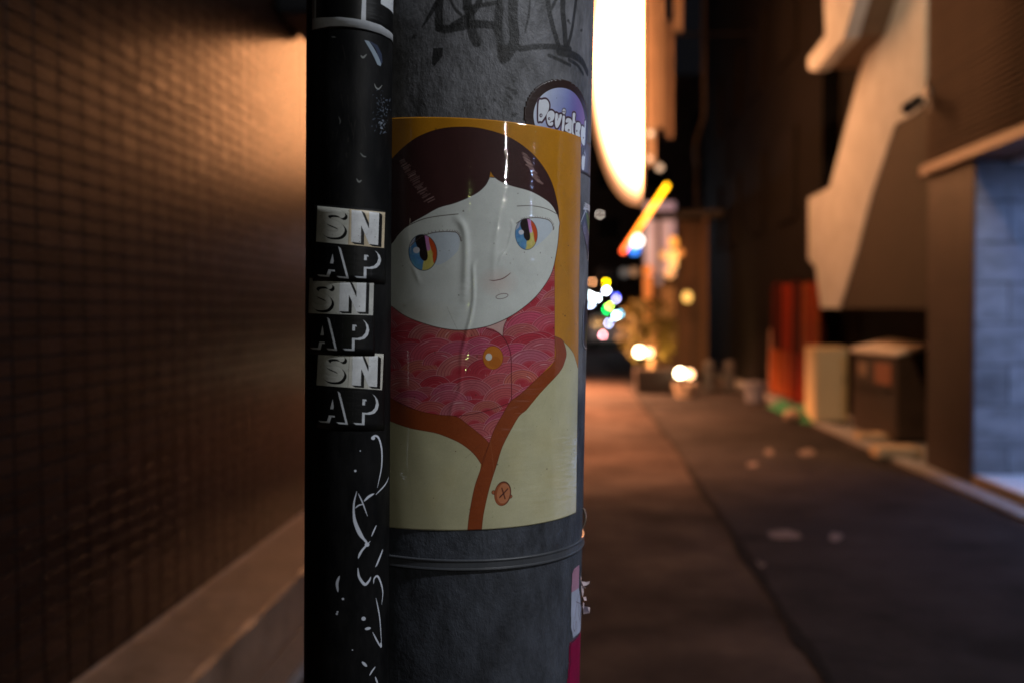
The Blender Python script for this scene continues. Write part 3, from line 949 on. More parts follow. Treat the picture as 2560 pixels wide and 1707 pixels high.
# ================================================================== POLE, CONDUIT, STICKERS
class Cyl:
    def __init__(self, px, py, Y, r, lean):
        self.c = atY(px, py, Y)
        self.r = r
        self.a = Vector((lean, 0, 1)).normalized()
        self.e2 = Vector((0, -1, 0))
        self.e1 = self.a.cross(self.e2) * -1
        if self.e1.x < 0: self.e1 = -self.e1

    def hit(self, px, py):
        d = ray(px, py)
        o = EYE - self.c
        dd, oo = d - self.a * d.dot(self.a), o - self.a * o.dot(self.a)
        A, B, C = dd.dot(dd), 2 * dd.dot(oo), oo.dot(oo) - self.r ** 2
        disc = max(0.0, B * B - 4 * A * C)
        t = (-B - math.sqrt(disc)) / (2 * A)
        q = o + d * t
        return math.atan2(q.dot(self.e1), q.dot(self.e2)), q.dot(self.a)

    def pt(self, th, h, dr=0.0):
        r = self.r + dr
        return self.c + self.a * h + self.e1 * (r * math.sin(th)) + self.e2 * (r * math.cos(th))


POLE = Cyl(1158, 780, 1.33, 0.166, 0.0245)
PIPE = Cyl(871, 780, 1.165, 0.0500, 0.0150)


class Canvas:
    """a flat print drawn by code in (angle, height) of a cylinder"""
    def __init__(self, cyl, th0, th1, h0, h1, ppm, base=(0, 0, 0), alpha=1.0):
        self.c, self.th0, self.th1, self.h0, self.h1 = cyl, th0, th1, h0, h1
        self.W = max(8, int((th1 - th0) * cyl.r * ppm))
        self.H = max(8, int((h1 - h0) * ppm))
        self.px = np.zeros((self.H, self.W, 4))
        self.px[..., :3] = np.array(base) / 255
        self.px[..., 3] = alpha
        self.k = ppm * 1.15 / FPX       # texture pixels per photo pixel, for stroke widths
        self.clip = None

    def uv(self, p):
        th, h = self.c.hit(*p)
        return ((th - self.th0) / (self.th1 - self.th0) * self.W, (h - self.h0) / (self.h1 - self.h0) * self.H)

    def _pts(self, P, closed=False, seg=14):
        out = []
        n = len(P)
        for i in range(n if closed else n - 1):
            a, b = P[i], P[(i + 1) % n]
            m = max(1, int(math.hypot(b[0] - a[0], b[1] - a[1]) / seg))
            for j in range(m):
                t = j / m
                out.append((a[0] + (b[0] - a[0]) * t, a[1] + (b[1] - a[1]) * t))
        if not closed: out.append(P[-1])
        return np.array([self.uv(p) for p in out])

    def blend(self, y0, y1, x0, x1, cov, col, alpha=True):
        if self.clip is not None:
            cov = cov * self.clip[y0:y1, x0:x1]
        d = self.px[y0:y1, x0:x1]
        c = np.array(col) / 255
        a0 = d[..., 3]
        if alpha:
            na_ = a0 + cov * (1 - a0)
            wgt = np.where(na_ > 1e-6, cov / np.maximum(na_, 1e-6), 0)
            d[..., :3] += (c - d[..., :3]) * wgt[..., None]
            d[..., 3] = na_
        else:
            d[..., :3] += (c - d[..., :3]) * cov[..., None]

    def cover(self, loops):
        """coverage of polygons (nonzero), 4 sub-rows, exact in x"""
        allp = np.concatenate(loops)
        x0, x1 = int(max(0, math.floor(allp[:, 0].min()) - 1)), int(min(self.W, math.ceil(allp[:, 0].max()) + 2))
        y0, y1 = int(max(0, math.floor(allp[:, 1].min()) - 1)), int(min(self.H, math.ceil(allp[:, 1].max()) + 2))
        if x1 <= x0 or y1 <= y0: return None
        S = 4
        h, wd = (y1 - y0) * S, x1 - x0
        acc = np.zeros((h, wd + 2))
        for q in loops:
            for i in range(len(q)):
                (ax, ay), (bx_, by) = q[i], q[(i + 1) % len(q)]
                if ay == by: continue
                sgn = 1.0 if by > ay else -1.0
                lo_, hi_ = (ay, by) if ay < by else (by, ay)
                r0 = max(0, int(math.ceil((lo_ - y0) * S - 0.5)))
                r1 = min(h, int(math.ceil((hi_ - y0) * S - 0.5)))
                if r1 <= r0: continue
                rows = np.arange(r0, r1)
                yy = (rows + 0.5) / S + y0
                xx = np.clip(ax + (bx_ - ax) * (yy - ay) / (by - ay) - x0, 0, wd)
                ix = xx.astype(int)
                fr_ = xx - ix
                acc[rows, ix] += sgn * (1 - fr_)
                acc[rows, ix + 1] += sgn * fr_
        cv = np.minimum(1, np.abs(np.cumsum(acc, 1)[:, :wd])).reshape(y1 - y0, S, wd).mean(1)
        return y0, y1, x0, x1, cv

    def poly(self, P, col, op=1.0, holes=()):
        loops = [self._pts(P, True)]
        s = lambda q: np.sum(q[:, 0] * np.roll(q[:, 1], -1) - np.roll(q[:, 0], -1) * q[:, 1])
        for hh_ in holes:
            q = self._pts(hh_, True)
            if s(q) * s(loops[0]) > 0: q = q[::-1]
            loops.append(q)
        r = self.cover(loops)
        if r: self.blend(*r[:4], r[4] * op, col)

    def mask(self, P):
        m = np.zeros((self.H, self.W))
        r = self.cover([self._pts(P, True)])
        if r: m[r[0]:r[1], r[2]:r[3]] = r[4]
        return m

    def line(self, P, col, wpx, op=1.0, taper=False, soft=0.6, rough=0.0):
        q = self._pts(P)
        n = len(q)
        xs, ys = q[:, 0], q[:, 1]
        rmax = max(0.55, wpx * self.k / 2) + 2
        x0, x1 = int(max(0, xs.min() - rmax)), int(min(self.W, xs.max() + rmax + 1))
        y0, y1 = int(max(0, ys.min() - rmax)), int(min(self.H, ys.max() + rmax + 1))
        if x1 <= x0 or y1 <= y0: return
        cov = np.zeros((y1 - y0, x1 - x0))
        for i in range(n - 1):
            r = max(0.5, wpx * self.k / 2)
            if taper: r *= max(0.25, math.sin(math.pi * min(1, max(0, (i + 0.5) / (n - 1)))) ** 0.5)
            ax, ay, bx_, by = xs[i], ys[i], xs[i + 1], ys[i + 1]
            u0, u1 = int(max(x0, min(ax, bx_) - r - 2)), int(min(x1, max(ax, bx_) + r + 3))
            w0, w1 = int(max(y0, min(ay, by) - r - 2)), int(min(y1, max(ay, by) + r + 3))
            if u1 <= u0 or w1 <= w0: continue
            X, Y = np.meshgrid(np.arange(u0, u1) + 0.5, np.arange(w0, w1) + 0.5)
            dx, dy = bx_ - ax, by - ay
            L2 = dx * dx + dy * dy + 1e-9
            t = np.clip(((X - ax) * dx + (Y - ay) * dy) / L2, 0, 1)
            dist = np.hypot(X - ax - t * dx, Y - ay - t * dy)
            c_ = np.clip((r - dist) / (2 * soft) + 0.5, 0, 1)
            s_ = cov[w0 - y0:w1 - y0, u0 - x0:u1 - x0]
            np.maximum(s_, c_, out=s_)
        if rough:
            cov = cov * (1 - rough * rng.random(cov.shape))
        self.blend(y0, y1, x0, x1, cov * op, col)

    def ellipse(self, cx, cy, rx, ry, col, op=1.0, tilt_=0.0, n=48, holes=()):
        self.poly(ell(cx, cy, rx, ry, tilt_, n), col, op, holes)

    def weather(self, scratch=20, specks=40, grain=0.02, edge=0.0, seed=1):
        """print grain, hairline scratches, specks and a worn pale rim"""
        r_ = np.random.default_rng(seed)
        self.px[..., :3] += r_.normal(0, grain, (self.H, self.W, 1)) + r_.normal(0, grain * .4, (self.H, self.W, 3))

        def seg(ax, ay, bx2, by2, col, op, wd):
            n_ = int(max(abs(bx2 - ax), abs(by2 - ay))) + 1
            for t in np.linspace(0, 1, n_):
                x, y = int(ax + (bx2 - ax) * t + 2 * math.sin(t * 5)), int(ay + (by2 - ay) * t)
                if 0 <= x < self.W - wd and 0 <= y < self.H - 1:
                    self.px[y, x:x + wd, :3] += (np.array(col) / 255 - self.px[y, x:x + wd, :3]) * op * (0.4 + 0.6 * r_.random())
        for _ in range(scratch):
            x, y, a, L = r_.random() * self.W, r_.random() * self.H, r_.normal(1.5, 0.5), r_.random() ** 2 * self.H * 0.16
            seg(x, y, x + L * math.cos(a), y + L * math.sin(a), (236, 232, 224) if r_.random() < .6 else (40, 34, 30), r_.uniform(.08, .32), int(r_.integers(1, 3)))
        for _ in range(specks):
            x, y, q = r_.random() * self.W, r_.random() * self.H, r_.uniform(.8, 2.6)
            x0, y0 = int(max(0, x - 4)), int(max(0, y - 4))
            sub = self.px[y0:y0 + 9, x0:x0 + 9]
            Y, X = np.mgrid[y0:y0 + sub.shape[0], x0:x0 + sub.shape[1]]
            c_ = np.clip(q - np.hypot(X - x, Y - y) + .5, 0, 1) * r_.uniform(.15, .6)
            sub[..., :3] += (np.array((60, 48, 38)) / 255 - sub[..., :3]) * c_[..., None]
        if edge:
            Y, X = np.mgrid[0:self.H, 0:self.W]
            d_ = np.minimum(np.minimum(X, self.W - X), np.minimum(Y, self.H - Y)).astype(float)
            wav = edge * (0.6 + 0.5 * np.sin(X * .09) * np.sin(Y * .06 + 1) + 0.5 * r_.random((self.H, self.W)))
            c_ = np.clip((wav - d_) / 2 + .5, 0, 1) * .55
            self.px[..., :3] += (np.array((196, 186, 166)) / 255 - self.px[..., :3]) * c_[..., None]

    def image(self, name):
        im = bpy.data.images.new(name, self.W, self.H, alpha=True)
        im.colorspace_settings.name = 'sRGB'
        im.alpha_mode = 'CHANNEL_PACKED'
        im.pixels.foreach_set(np.clip(self.px, 0, 1).astype(np.float32).ravel())
        im.update()
        im.pack()
        return im


def ell(cx, cy, rx, ry, tilt_=0.0, n=48):
    c_, s_ = math.cos(tilt_), math.sin(tilt_)
    return [(cx + rx * math.cos(t) * c_ - ry * math.sin(t) * s_, cy + rx * math.cos(t) * s_ + ry * math.sin(t) * c_)
            for t in np.linspace(0, 2 * math.pi, n, endpoint=False)]


def smooth(P, n=6, closed=False):
    """Catmull-Rom through the points"""
    P = [np.array(p, float) for p in P]
    out = []
    m = len(P)
    for i in range(m if closed else m - 1):
        if closed:
            p0, p1, p2, p3 = P[i - 1], P[i], P[(i + 1) % m], P[(i + 2) % m]
        else:
            p1, p2 = P[i], P[i + 1]
            p0 = P[i - 1] if i else 2 * p1 - p2
            p3 = P[i + 2] if i + 2 < m else 2 * p2 - p1
        for j in range(n):
            t = j / n
            out.append(tuple(0.5 * (2 * p1 + (p2 - p0) * t + (2 * p0 - 5 * p1 + 4 * p2 - p3) * t * t + (3 * p1 - p0 - 3 * p2 + p3) * t ** 3)))
    if not closed: out.append(tuple(P[-1]))
    return out


def print_mat(name, im, rough=0.2, bump=0.0, bscale=170.0, spec=0.5, coat=0.0, grime=0.1, under=None, zstretch=2.2, uvscale=(1, 1)):
    """image drawn above, over a plain or given base; grime and surface relief are procedural"""
    k = NT(name)
    uvn = k.n('ShaderNodeUVMap', uv_map='UVMap')
    it = k.n('ShaderNodeTexImage')
    it.image = im
    it.extension = 'EXTEND'
    it.interpolation = 'Cubic'
    k.l(uvn.outputs[0], it.inputs[0])
    out = it.outputs['Color']
    tc = k.n('ShaderNodeTexCoord')
    if grime:
        nz_ = k.n('ShaderNodeTexNoise', i_Scale=28.0, i_Detail=7.0, i_Roughness=0.65)
        k.l(tc.outputs['Object'], nz_.inputs['Vector'])
        mr = k.n('ShaderNodeMapRange')
        mr.inputs['From Min'].default_value, mr.inputs['From Max'].default_value = 0.3, 0.7
        mr.inputs['To Min'].default_value, mr.inputs['To Max'].default_value = 1 - grime * 1.6, 1 + grime * 0.3
        k.l(nz_.outputs['Fac'], mr.inputs['Value'])
        hs = k.n('ShaderNodeHueSaturation')
        k.l(mr.outputs[0], hs.inputs['Value'])
        k.l(out, hs.inputs['Color'])
        out = hs.outputs['Color']
    k.l(out, k.b.inputs['Base Color'])
    k.b.inputs['Roughness'].default_value = rough
    k.b.inputs['Specular IOR Level'].default_value = spec
    if coat:
        k.b.inputs['Coat Weight'].default_value = coat
        k.b.inputs['Coat Roughness'].default_value = 0.03
        k.b.inputs['Coat IOR'].default_value = 2.2
    if bump:
        mp = k.n('ShaderNodeMapping')
        mp.inputs['Scale'].default_value = (0.42, 0.42, zstretch)
        k.l(tc.outputs['Object'], mp.inputs['Vector'])
        n2 = k.n('ShaderNodeTexNoise', i_Scale=bscale, i_Detail=2.5, i_Roughness=0.5)
        k.l(mp.outputs[0], n2.inputs['Vector'])
        bp = k.n('ShaderNodeBump')
        bp.inputs['Distance'].default_value = bump
        k.l(n2.outputs['Fac'], bp.inputs['Height'])
        k.l(bp.outputs[0], k.b.inputs['Normal' if not coat else 'Coat Normal'])
    return k.m


def patch(name, cyl, quad, cv, m, dr, nu=24, nv=24, parent=None, height=None, thick=0.0004, shape=None):
    """curved sheet on a cylinder; quad = 4 (theta,h): bottom left, bottom right, top right, top left; shape(u,v)->keep"""
    vs, uvs, fs = [], [], []
    q = [np.array(p) for p in quad]
    org = cyl.pt(*(sum(q) / 4))
    for layer in (0, 1):
        for j in range(nv + 1):
            for i in range(nu + 1):
                u, v = i / nu, j / nv
                th, h = (q[0] * (1 - u) + q[1] * u) * (1 - v) + (q[3] * (1 - u) + q[2] * u) * v
                d = dr + (height(th, h) if height else 0)
                if layer: d = dr - thick
                vs.append(tuple(cyl.pt(th, h, d) - org))
                uvs.append(((th - cv.th0) / (cv.th1 - cv.th0), (h - cv.h0) / (cv.h1 - cv.h0)))
        if layer == 0:
            keep = set()
            for j in range(nv):
                for i in range(nu):
                    if shape is None or shape((i + .5) / nu, (j + .5) / nv):
                        b = j * (nu + 1) + i
                        fs.append((b, b + 1, b + nu + 2, b + nu + 1))
                        keep.add((i, j))
    L1 = (nu + 1) * (nv + 1)
    cnt = {}
    for f in fs:
        for a, b in zip(f, f[1:] + f[:1]):
            cnt[(a, b)] = 1
    side = [(b, a, a + L1, b + L1) for (a, b) in cnt if (b, a) not in cnt]
    fs = fs + side
    me = bpy.data.meshes.new(name)
    me.from_pydata(vs, [], fs)
    uvl = me.uv_layers.new(name='UVMap')
    li = np.zeros(len(me.loops), dtype=np.int32)
    me.loops.foreach_get('vertex_index', li)
    uvl.data.foreach_set('uv', np.array(uvs, dtype=np.float32)[li].ravel())
    n_top = len(fs) - len(side)
    sm = [True] * n_top + [False] * len(side)
    o = link(name, me, m, parent)
    me.polygons.foreach_set('use_smooth', sm)
    # drop unused vertices
    bm = bmesh.new()
    bm.from_mesh(me)
    bmesh.ops.delete(bm, geom=[v for v in bm.verts if not v.link_faces], context='VERTS')
    bm.to_mesh(me)
    bm.free()
    o.location = org
    return o


def cyl_body(cyl, h0, h1, th0, th1, cv, nu, nv):
    """whole tube with uv laid from the canvas range"""
    vs, uvs, fs = [], [], []
    for j in range(nv + 1):
        for i in range(nu + 1):
            th, h = -math.pi + 2 * math.pi * i / nu, h0 + (h1 - h0) * j / nv
            vs.append(tuple(cyl.pt(th, h) - cyl.c))
            uvs.append(((th - cv.th0) / (cv.th1 - cv.th0), (h - cv.h0) / (cv.h1 - cv.h0)))
    for j in range(nv):
        for i in range(nu):
            b = j * (nu + 1) + i
            fs.append((b, b + 1, b + nu + 2, b + nu + 1))
    me = bpy.data.meshes.new('tube')
    me.from_pydata(vs, [], fs)
    uvl = me.uv_layers.new(name='UVMap')
    li = np.zeros(len(me.loops), dtype=np.int32)
    me.loops.foreach_get('vertex_index', li)
    uvl.data.foreach_set('uv', np.array(uvs, dtype=np.float32)[li].ravel())
    bm = bmesh.new()
    bm.from_mesh(me)
    bmesh.ops.remove_doubles(bm, verts=bm.verts, dist=1e-6)
    top = [e for e in bm.edges if e.is_boundary]
    bmesh.ops.holes_fill(bm, edges=top, sides=0)
    bm.to_mesh(me)
    bm.free()
    me.polygons.foreach_set('use_smooth', [len(p.vertices) == 4 for p in me.polygons])
    return me


def Z1(P): return [(740 + x * 0.35714, y * 0.35714) for x, y in P]
def Z2(P): return [(740 + x * 0.35714, 480 + y * 0.35714) for x, y in P]
def Z3(P): return [(740 + x * 0.35714, 860 + y * 0.35714) for x, y in P]
def Z4(P): return [(740 + x * 0.34014, 1280 + y * 0.34014) for x, y in P]
def Z7(P): return [(980 + x * 0.22956, 500 + y * 0.22956) for x, y in P]
def ZD(P): return [(1290 + x * 0.11482, 180 + y * 0.11482) for x, y in P]
def ZT(P): return [(760 + x * 0.12755, y * 0.12755) for x, y in P]
def ZE(P): return [(1400 + x * 0.39604, 280 + y * 0.39541) for x, y in P]
def ZB(P): return [(1380 + x * 0.29777, 1240 + y * 0.29783) for x, y in P]


# ---- concrete pole with black marker graffiti
pole = empty('utility_pole', (POLE.c.x - 0.028, POLE.c.y, 0), 'thick grey concrete utility pole covered with stickers and black graffiti', 'pole')
gc = Canvas(POLE, -1.5, 1.5, -0.05, 0.62, 1500, (8, 8, 9), 0.0)
ink = (13, 11, 11)
for P, wd, tp in [([(1030, -60), (985, 20), (950, 85), (885, 190)], 26, True), ([(1010, -60), (1000, 60), (1000, 195)], 46, False),
                  ([(1000, 200), (1060, 205), (1150, 190), (1260, 170), (1420, 185)], 44, False), ([(1190, -60), (1205, 60), (1225, 160), (1235, 235), (1265, 300)], 52, False),
                  ([(1300, -60), (1270, 40), (1210, 110), (1100, 180)], 34, False), ([(1425, 60), (1412, 190), (1425, 270), (1450, 420)], 48, False),
                  ([(1520, -60), (1518, 120), (1528, 290), (1470, 400)], 58, False), ([(1755, -60), (1770, 60), (1795, 180), (1835, 310)], 36, False),
                  ([(1850, -60), (1810, 20), (1775, 90)], 22, True), ([(1870, -60), (1868, 80), (1880, 200), (1888, 310)], 44, False),
                  ([(1965, -30), (1945, 120), (1930, 220), (1905, 320)], 26, False), ([(1570, 345), (1680, 330), (1800, 330), (1920, 345)], 32, False),
                  ([(1840, 365), (1930, 385), (2000, 430), (2040, 510)], 46, False), ([(1910, 420), (1970, 460), (2010, 520)], 22, False),
                  ([(1770, 390), (1860, 430), (1920, 460)], 20, False),
                  ([(1180, 60), (1290, 40), (1420, 20)], 26, False), ([(1640, -60), (1630, 100), (1600, 240)], 14, True), ([(1420, -60), (1428, 40)], 30, False), ([(1560, 330), (1500, 350), (1440, 330)], 30, False),
                  ([(1060, -60), (1110, 60), (1210, 150)], 18, True)]:
    gc.line(Z1(smooth(P)), ink, wd * 0.357 * 1.3, 0.96, tp, soft=1.2, rough=0.18)
gc.poly(Z1([(960, 340), (1028, 338), (1026, 395), (965, 470), (948, 445)]), ink, 0.9)
gc.poly(Z1([(1415, 300), (1500, 330), (1490, 400), (1440, 440), (1405, 400)]), (22, 17, 14), 0.85)
for x, y, r in ((828, 262, 26), (1912, 150, 18), (1998, 215, 14), (1520, 650, 34), (1500, 690, 26), (1390, 700, 18), (1530, 810, 26), (1490, 620, 14), (1520, 570, 16), (1320, 770, 14), (1275, 735, 10), (1590, 835, 10)):
    for _ in range(5):
        gc.ellipse(*Z1([(x + random.gauss(0, r * 0.4), y + random.gauss(0, r * 0.35))])[0], r * 0.2 * random.uniform(.5, 1.2), r * 0.15 * random.uniform(.5, 1.2), (18, 16, 15), 0.5, random.uniform(0, 3), 14)
for _ in range(26):       # scratches and glue runs
    x, y = random.uniform(1150, 1600), random.uniform(380, 830)
    gc.line(Z1(smooth([(x, y), (x + random.gauss(0, 22), y + 30), (x + random.gauss(0, 30), y + random.uniform(40, 120))], 4)), (22, 20, 19), random.uniform(1.2, 4), random.uniform(.15, .45), True)
gimg = gc.image('pole_graffiti')

k = NT('pole_concrete')
tc = k.n('ShaderNodeTexCoord')
mp = k.n('ShaderNodeMapping')
mp.inputs['Scale'].default_value = (1, 1, 0.55)
k.l(tc.outputs['Object'], mp.inputs[0])
n1 = k.n('ShaderNodeTexNoise', i_Scale=9.0, i_Detail=9.0, i_Roughness=0.68)
n2 = k.n('ShaderNodeTexNoise', i_Scale=95.0, i_Detail=5.0, i_Roughness=0.7)
n3 = k.n('ShaderNodeTexNoise', i_Scale=34.0, i_Detail=6.0, i_Roughness=0.7)
for n_ in (n1, n3): k.l(mp.outputs[0], n_.inputs['Vector'])
k.l(tc.outputs['Object'], n2.inputs['Vector'])
rp = k.n('ShaderNodeValToRGB')
rp.color_ramp.elements[0].position, rp.color_ramp.elements[1].position = 0.30, 0.72
rp.color_ramp.elements[0].color = (0.085, 0.085, 0.092, 1)
rp.color_ramp.elements[1].color = (0.20, 0.20, 0.215, 1)
k.l(n1.outputs['Fac'], rp.inputs[0])
r3 = k.n('ShaderNodeValToRGB')
r3.color_ramp.elements[0].position, r3.color_ramp.elements[1].position = 0.35, 0.62
r3.color_ramp.elements[0].color = (0.42, 0.41, 0.40, 1)
r3.color_ramp.elements[1].color = (1.35, 1.35, 1.37, 1)
k.l(n3.outputs['Fac'], r3.inputs[0])
mx = k.n('ShaderNodeMix', data_type='RGBA', blend_type='MULTIPLY')
mx.inputs['Factor'].default_value = 0.8
k.l(rp.outputs[0], mx.inputs[6])
k.l(r3.outputs[0], mx.inputs[7])
uvn = k.n('ShaderNodeUVMap', uv_map='UVMap')
it = k.n('ShaderNodeTexImage')
it.image = gimg
it.extension = 'CLIP'
k.l(uvn.outputs[0], it.inputs[0])
mx2 = k.n('ShaderNodeMix', data_type='RGBA')
k.l(it.outputs['Alpha'], mx2.inputs['Factor'])
# lower part of the shaft multiplied darker and bluer, the step hidden by the poster
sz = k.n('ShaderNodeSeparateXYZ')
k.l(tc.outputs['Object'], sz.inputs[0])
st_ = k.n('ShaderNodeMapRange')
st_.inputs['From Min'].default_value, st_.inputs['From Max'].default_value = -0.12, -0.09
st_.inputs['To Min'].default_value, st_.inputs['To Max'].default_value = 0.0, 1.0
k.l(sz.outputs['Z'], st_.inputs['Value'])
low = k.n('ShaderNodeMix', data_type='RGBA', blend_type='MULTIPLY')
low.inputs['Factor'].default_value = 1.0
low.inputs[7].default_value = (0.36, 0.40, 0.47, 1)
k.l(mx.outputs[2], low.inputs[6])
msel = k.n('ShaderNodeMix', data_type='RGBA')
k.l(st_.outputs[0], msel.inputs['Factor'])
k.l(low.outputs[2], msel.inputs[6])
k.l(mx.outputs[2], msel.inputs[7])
k.l(msel.outputs[2], mx2.inputs[6])
k.l(it.outputs['Color'], mx2.inputs[7])
k.l(mx2.outputs[2], k.b.inputs['Base Color'])
k.b.inputs['Roughness'].default_value = 0.55
b1 = k.n('ShaderNodeBump')
b1.inputs['Distance'].default_value = 0.0011
k.l(n2.outputs['Fac'], b1.inputs['Height'])
b2 = k.n('ShaderNodeBump')
b2.inputs['Distance'].default_value = 0.0022
k.l(n3.outputs['Fac'], b2.inputs['Height'])
k.l(b1.outputs[0], b2.inputs['Normal'])
k.l(b2.outputs[0], k.b.inputs['Normal'])
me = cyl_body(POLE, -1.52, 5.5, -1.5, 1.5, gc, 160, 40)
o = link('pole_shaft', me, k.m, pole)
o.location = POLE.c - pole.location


# strap round the pole: a band with two raised lips
def ring(cyl, prof, n=128):
    vs, fs = [], []
    m_ = len(prof)
    for i in range(n):
        th = 2 * math.pi * i / n
        for d, h in prof:
            vs.append(tuple(cyl.pt(th, h, d) - cyl.c))
    for i in range(n):
        j = (i + 1) % n
        fs += [(i * m_ + q, j * m_ + q, j * m_ + (q + 1) % m_, i * m_ + (q + 1) % m_) for q in range(m_)]
    me_ = bpy.data.meshes.new('band')
    me_.from_pydata(vs, [], fs)
    return me_


_, ht = POLE.hit(1151, 1398)
_, hb = POLE.hit(1151, 1425)
zt_, zb_ = ht, hb
prof = [(-0.002, zb_ - 0.0005), (0.0024, zb_), (0.0029, zb_ + 0.0010), (0.0026, zb_ + 0.0024), (0.0022, zb_ + 0.0034), (0.0020, zt_ - 0.0034), (0.0026, zt_ - 0.0024), (0.0029, zt_ - 0.0010), (0.0024, zt_), (-0.002, zt_ + 0.0005)]
o = link('strap', ring(POLE, prof), M['strap'], pole, smooth=False)
o.location = POLE.c - pole.location
thc, hc = POLE.hit(1452, 1318)
b_ = MB(pole.location)
arc = [POLE.pt(1.50 + 0.0 * t, hc - 0.004 + 0.026 * t, 0.0005 + 0.0035 * math.sin(math.pi * t)) for t in np.linspace(0, 1, 9)]
b_.tube(arc, 0.0016, 8).build('strap_clip', M['copper_clip'], pole)

# ---- black conduit with white paint-pen scribble
pc_ = Canvas(PIPE, -1.5, 1.5, -0.5, 0.45, 2600, (0, 0, 0), 0.0)
white = (205, 210, 222)
scr = [(Z3, [(530, 655), (548, 640), (577, 652), (598, 720), (602, 800), (596, 880), (570, 1000)], 14), (Z3, [(655, 915), (625, 980), (560, 1050)], 10),
       (Z3, [(545, 1045), (510, 1065), (478, 1095)], 16), (Z3, [(425, 1030), (406, 1110), (405, 1200), (415, 1260), (445, 1330), (495, 1390), (465, 1440), (438, 1495)], 15),
       (Z3, [(437, 1045), (465, 1105), (500, 1200)], 8), (Z3, [(415, 1145), (440, 1125), (472, 1118)], 8), (Z3, [(560, 1270), (530, 1340)], 10), (Z3, [(607, 1440), (592, 1480), (565, 1550)], 11),
       (Z4, [(425, -10), (432, 50), (455, 110), (510, 210)], 16), (Z4, [(545, 212), (500, 260), (470, 300), (458, 335)], 13), (Z4, [(590, 98), (560, 160)], 9),
       (Z4, [(455, 410), (465, 475), (505, 528), (535, 505), (550, 475)], 17), (Z4, [(637, 272), (615, 330), (585, 398)], 12),
       (Z4, [(570, 522), (575, 485), (600, 468), (625, 520), (638, 590), (630, 675)], 13), (Z4, [(588, 630), (605, 710), (618, 800), (630, 985)], 10), (Z4, [(565, 882), (600, 950), (625, 992)], 11),
       (Z4, [(318, 470), (302, 520), (308, 580)], 17), (Z4, [(488, 1100), (518, 1128)], 16), (Z4, [(582, 1135), (560, 1165), (542, 1195)], 12), (Z4, [(583, 1210), (602, 1260)], 12),
       (Z4, [(512, 855), (545, 850)], 18), (Z4, [(622, 960), (628, 985)], 16)]
for zf, P, wd in scr:
    pc_.line(zf(smooth(P, 5)), white, wd * 0.40, 0.95, True, soft=0.9)
for zf, x, y, r in ((Z4, 497, 780, 15), (Z4, 345, 635, 9), (Z4, 300, 745, 8), (Z4, 522, 236, 16), (Z4, 415, 1010, 5), (Z3, 415, 885, 9), (Z3, 450, 745, 5), (Z3, 540, 655, 14), (Z4, 305, 730, 7)):
    pc_.ellipse(*zf([(x, y)])[0], r * 0.36, r * 0.34, white, 0.9)
# scuffs: small pale crescents and a smear
for P, wd, op in ([(455, 392), (470, 405), (492, 385)], 12, .5), ([(550, 590), (560, 615), (580, 625), (602, 600)], 9, .6), ([(452, 1075), (470, 1095), (490, 1100)], 8, .45), ([(425, 1255), (440, 1275), (458, 1265)], 12, .45), ([(250, 260), (275, 262)], 8, .25), ([(300, 820), (310, 850), (305, 870)], 8, .2):
    pc_.line(Z1(smooth(P, 4)), (165, 168, 165), wd * 0.36, op, True, soft=1.2)
pc_.poly(Z1([(478, 282), (510, 290), (545, 340), (575, 395), (598, 450), (592, 466), (570, 455), (550, 410), (530, 370)]), (150, 165, 180), 0.75)
pc_.poly(Z1([(510, 286), (570, 320), (600, 380), (606, 440), (595, 450), (560, 350)]), (70, 82, 110), 0.45)
for _ in range(70):
    x, y = random.gauss(600, 26), random.gauss(790, 70)
    pc_.ellipse(*Z1([(x, y)])[0], random.uniform(1, 5), random.uniform(.6, 2.5), (120, 132, 150), random.uniform(.05, .28), random.uniform(0, 3), 10)
for _ in range(10):
    x, y = random.gauss(600, 12), random.gauss(870, 14)
    pc_.ellipse(*Z1([(x, y)])[0], random.uniform(2, 5), random.uniform(1, 3), (140, 150, 165), 0.3, random.uniform(0, 3), 10)
for _ in range(40):
    x = random.uniform(180, 640)
    y = random.uniform(280, 1420)
    pc_.line(Z1([(x, y), (x + random.gauss(0, 10), y + random.uniform(20, 120))]), (80, 74, 70), random.uniform(.8, 3), random.uniform(.04, .16), True)
pimg = pc_.image('conduit_paint')
k = NT('black_conduit_plastic')
uvn = k.n('ShaderNodeUVMap', uv_map='UVMap')
it = k.n('ShaderNodeTexImage')
it.image = pimg
it.extension = 'CLIP'
k.l(uvn.outputs[0], it.inputs[0])
tc = k.n('ShaderNodeTexCoord')
nz_ = k.n('ShaderNodeTexNoise', i_Scale=24.0, i_Detail=8.0, i_Roughness=0.7)
mp = k.n('ShaderNodeMapping')
mp.inputs['Scale'].default_value = (1, 1, 0.35)
k.l(tc.outputs['Object'], mp.inputs[0])
k.l(mp.outputs[0], nz_.inputs['Vector'])
rp = k.n('ShaderNodeValToRGB')
rp.color_ramp.elements[0].position, rp.color_ramp.elements[1].position = 0.42, 0.80
rp.color_ramp.elements[0].color = (0.004, 0.0042, 0.0048, 1)
rp.color_ramp.elements[1].color = (0.018, 0.0175, 0.018, 1)
k.l(nz_.outputs['Fac'], rp.inputs[0])
mx2 = k.n('ShaderNodeMix', data_type='RGBA')
k.l(it.outputs['Alpha'], mx2.inputs['Factor'])
k.l(rp.outputs[0], mx2.inputs[6])
k.l(it.outputs['Color'], mx2.inputs[7])
k.l(mx2.outputs[2], k.b.inputs['Base Color'])
k.b.inputs['Roughness'].default_value = 0.42
k.b.inputs['Specular IOR Level'].default_value = 0.13
b1 = k.n('ShaderNodeBump')
b1.inputs['Distance'].default_value = 0.0006
k.l(nz_.outputs['Fac'], b1.inputs['Height'])
k.l(b1.outputs[0], k.b.inputs['Normal'])
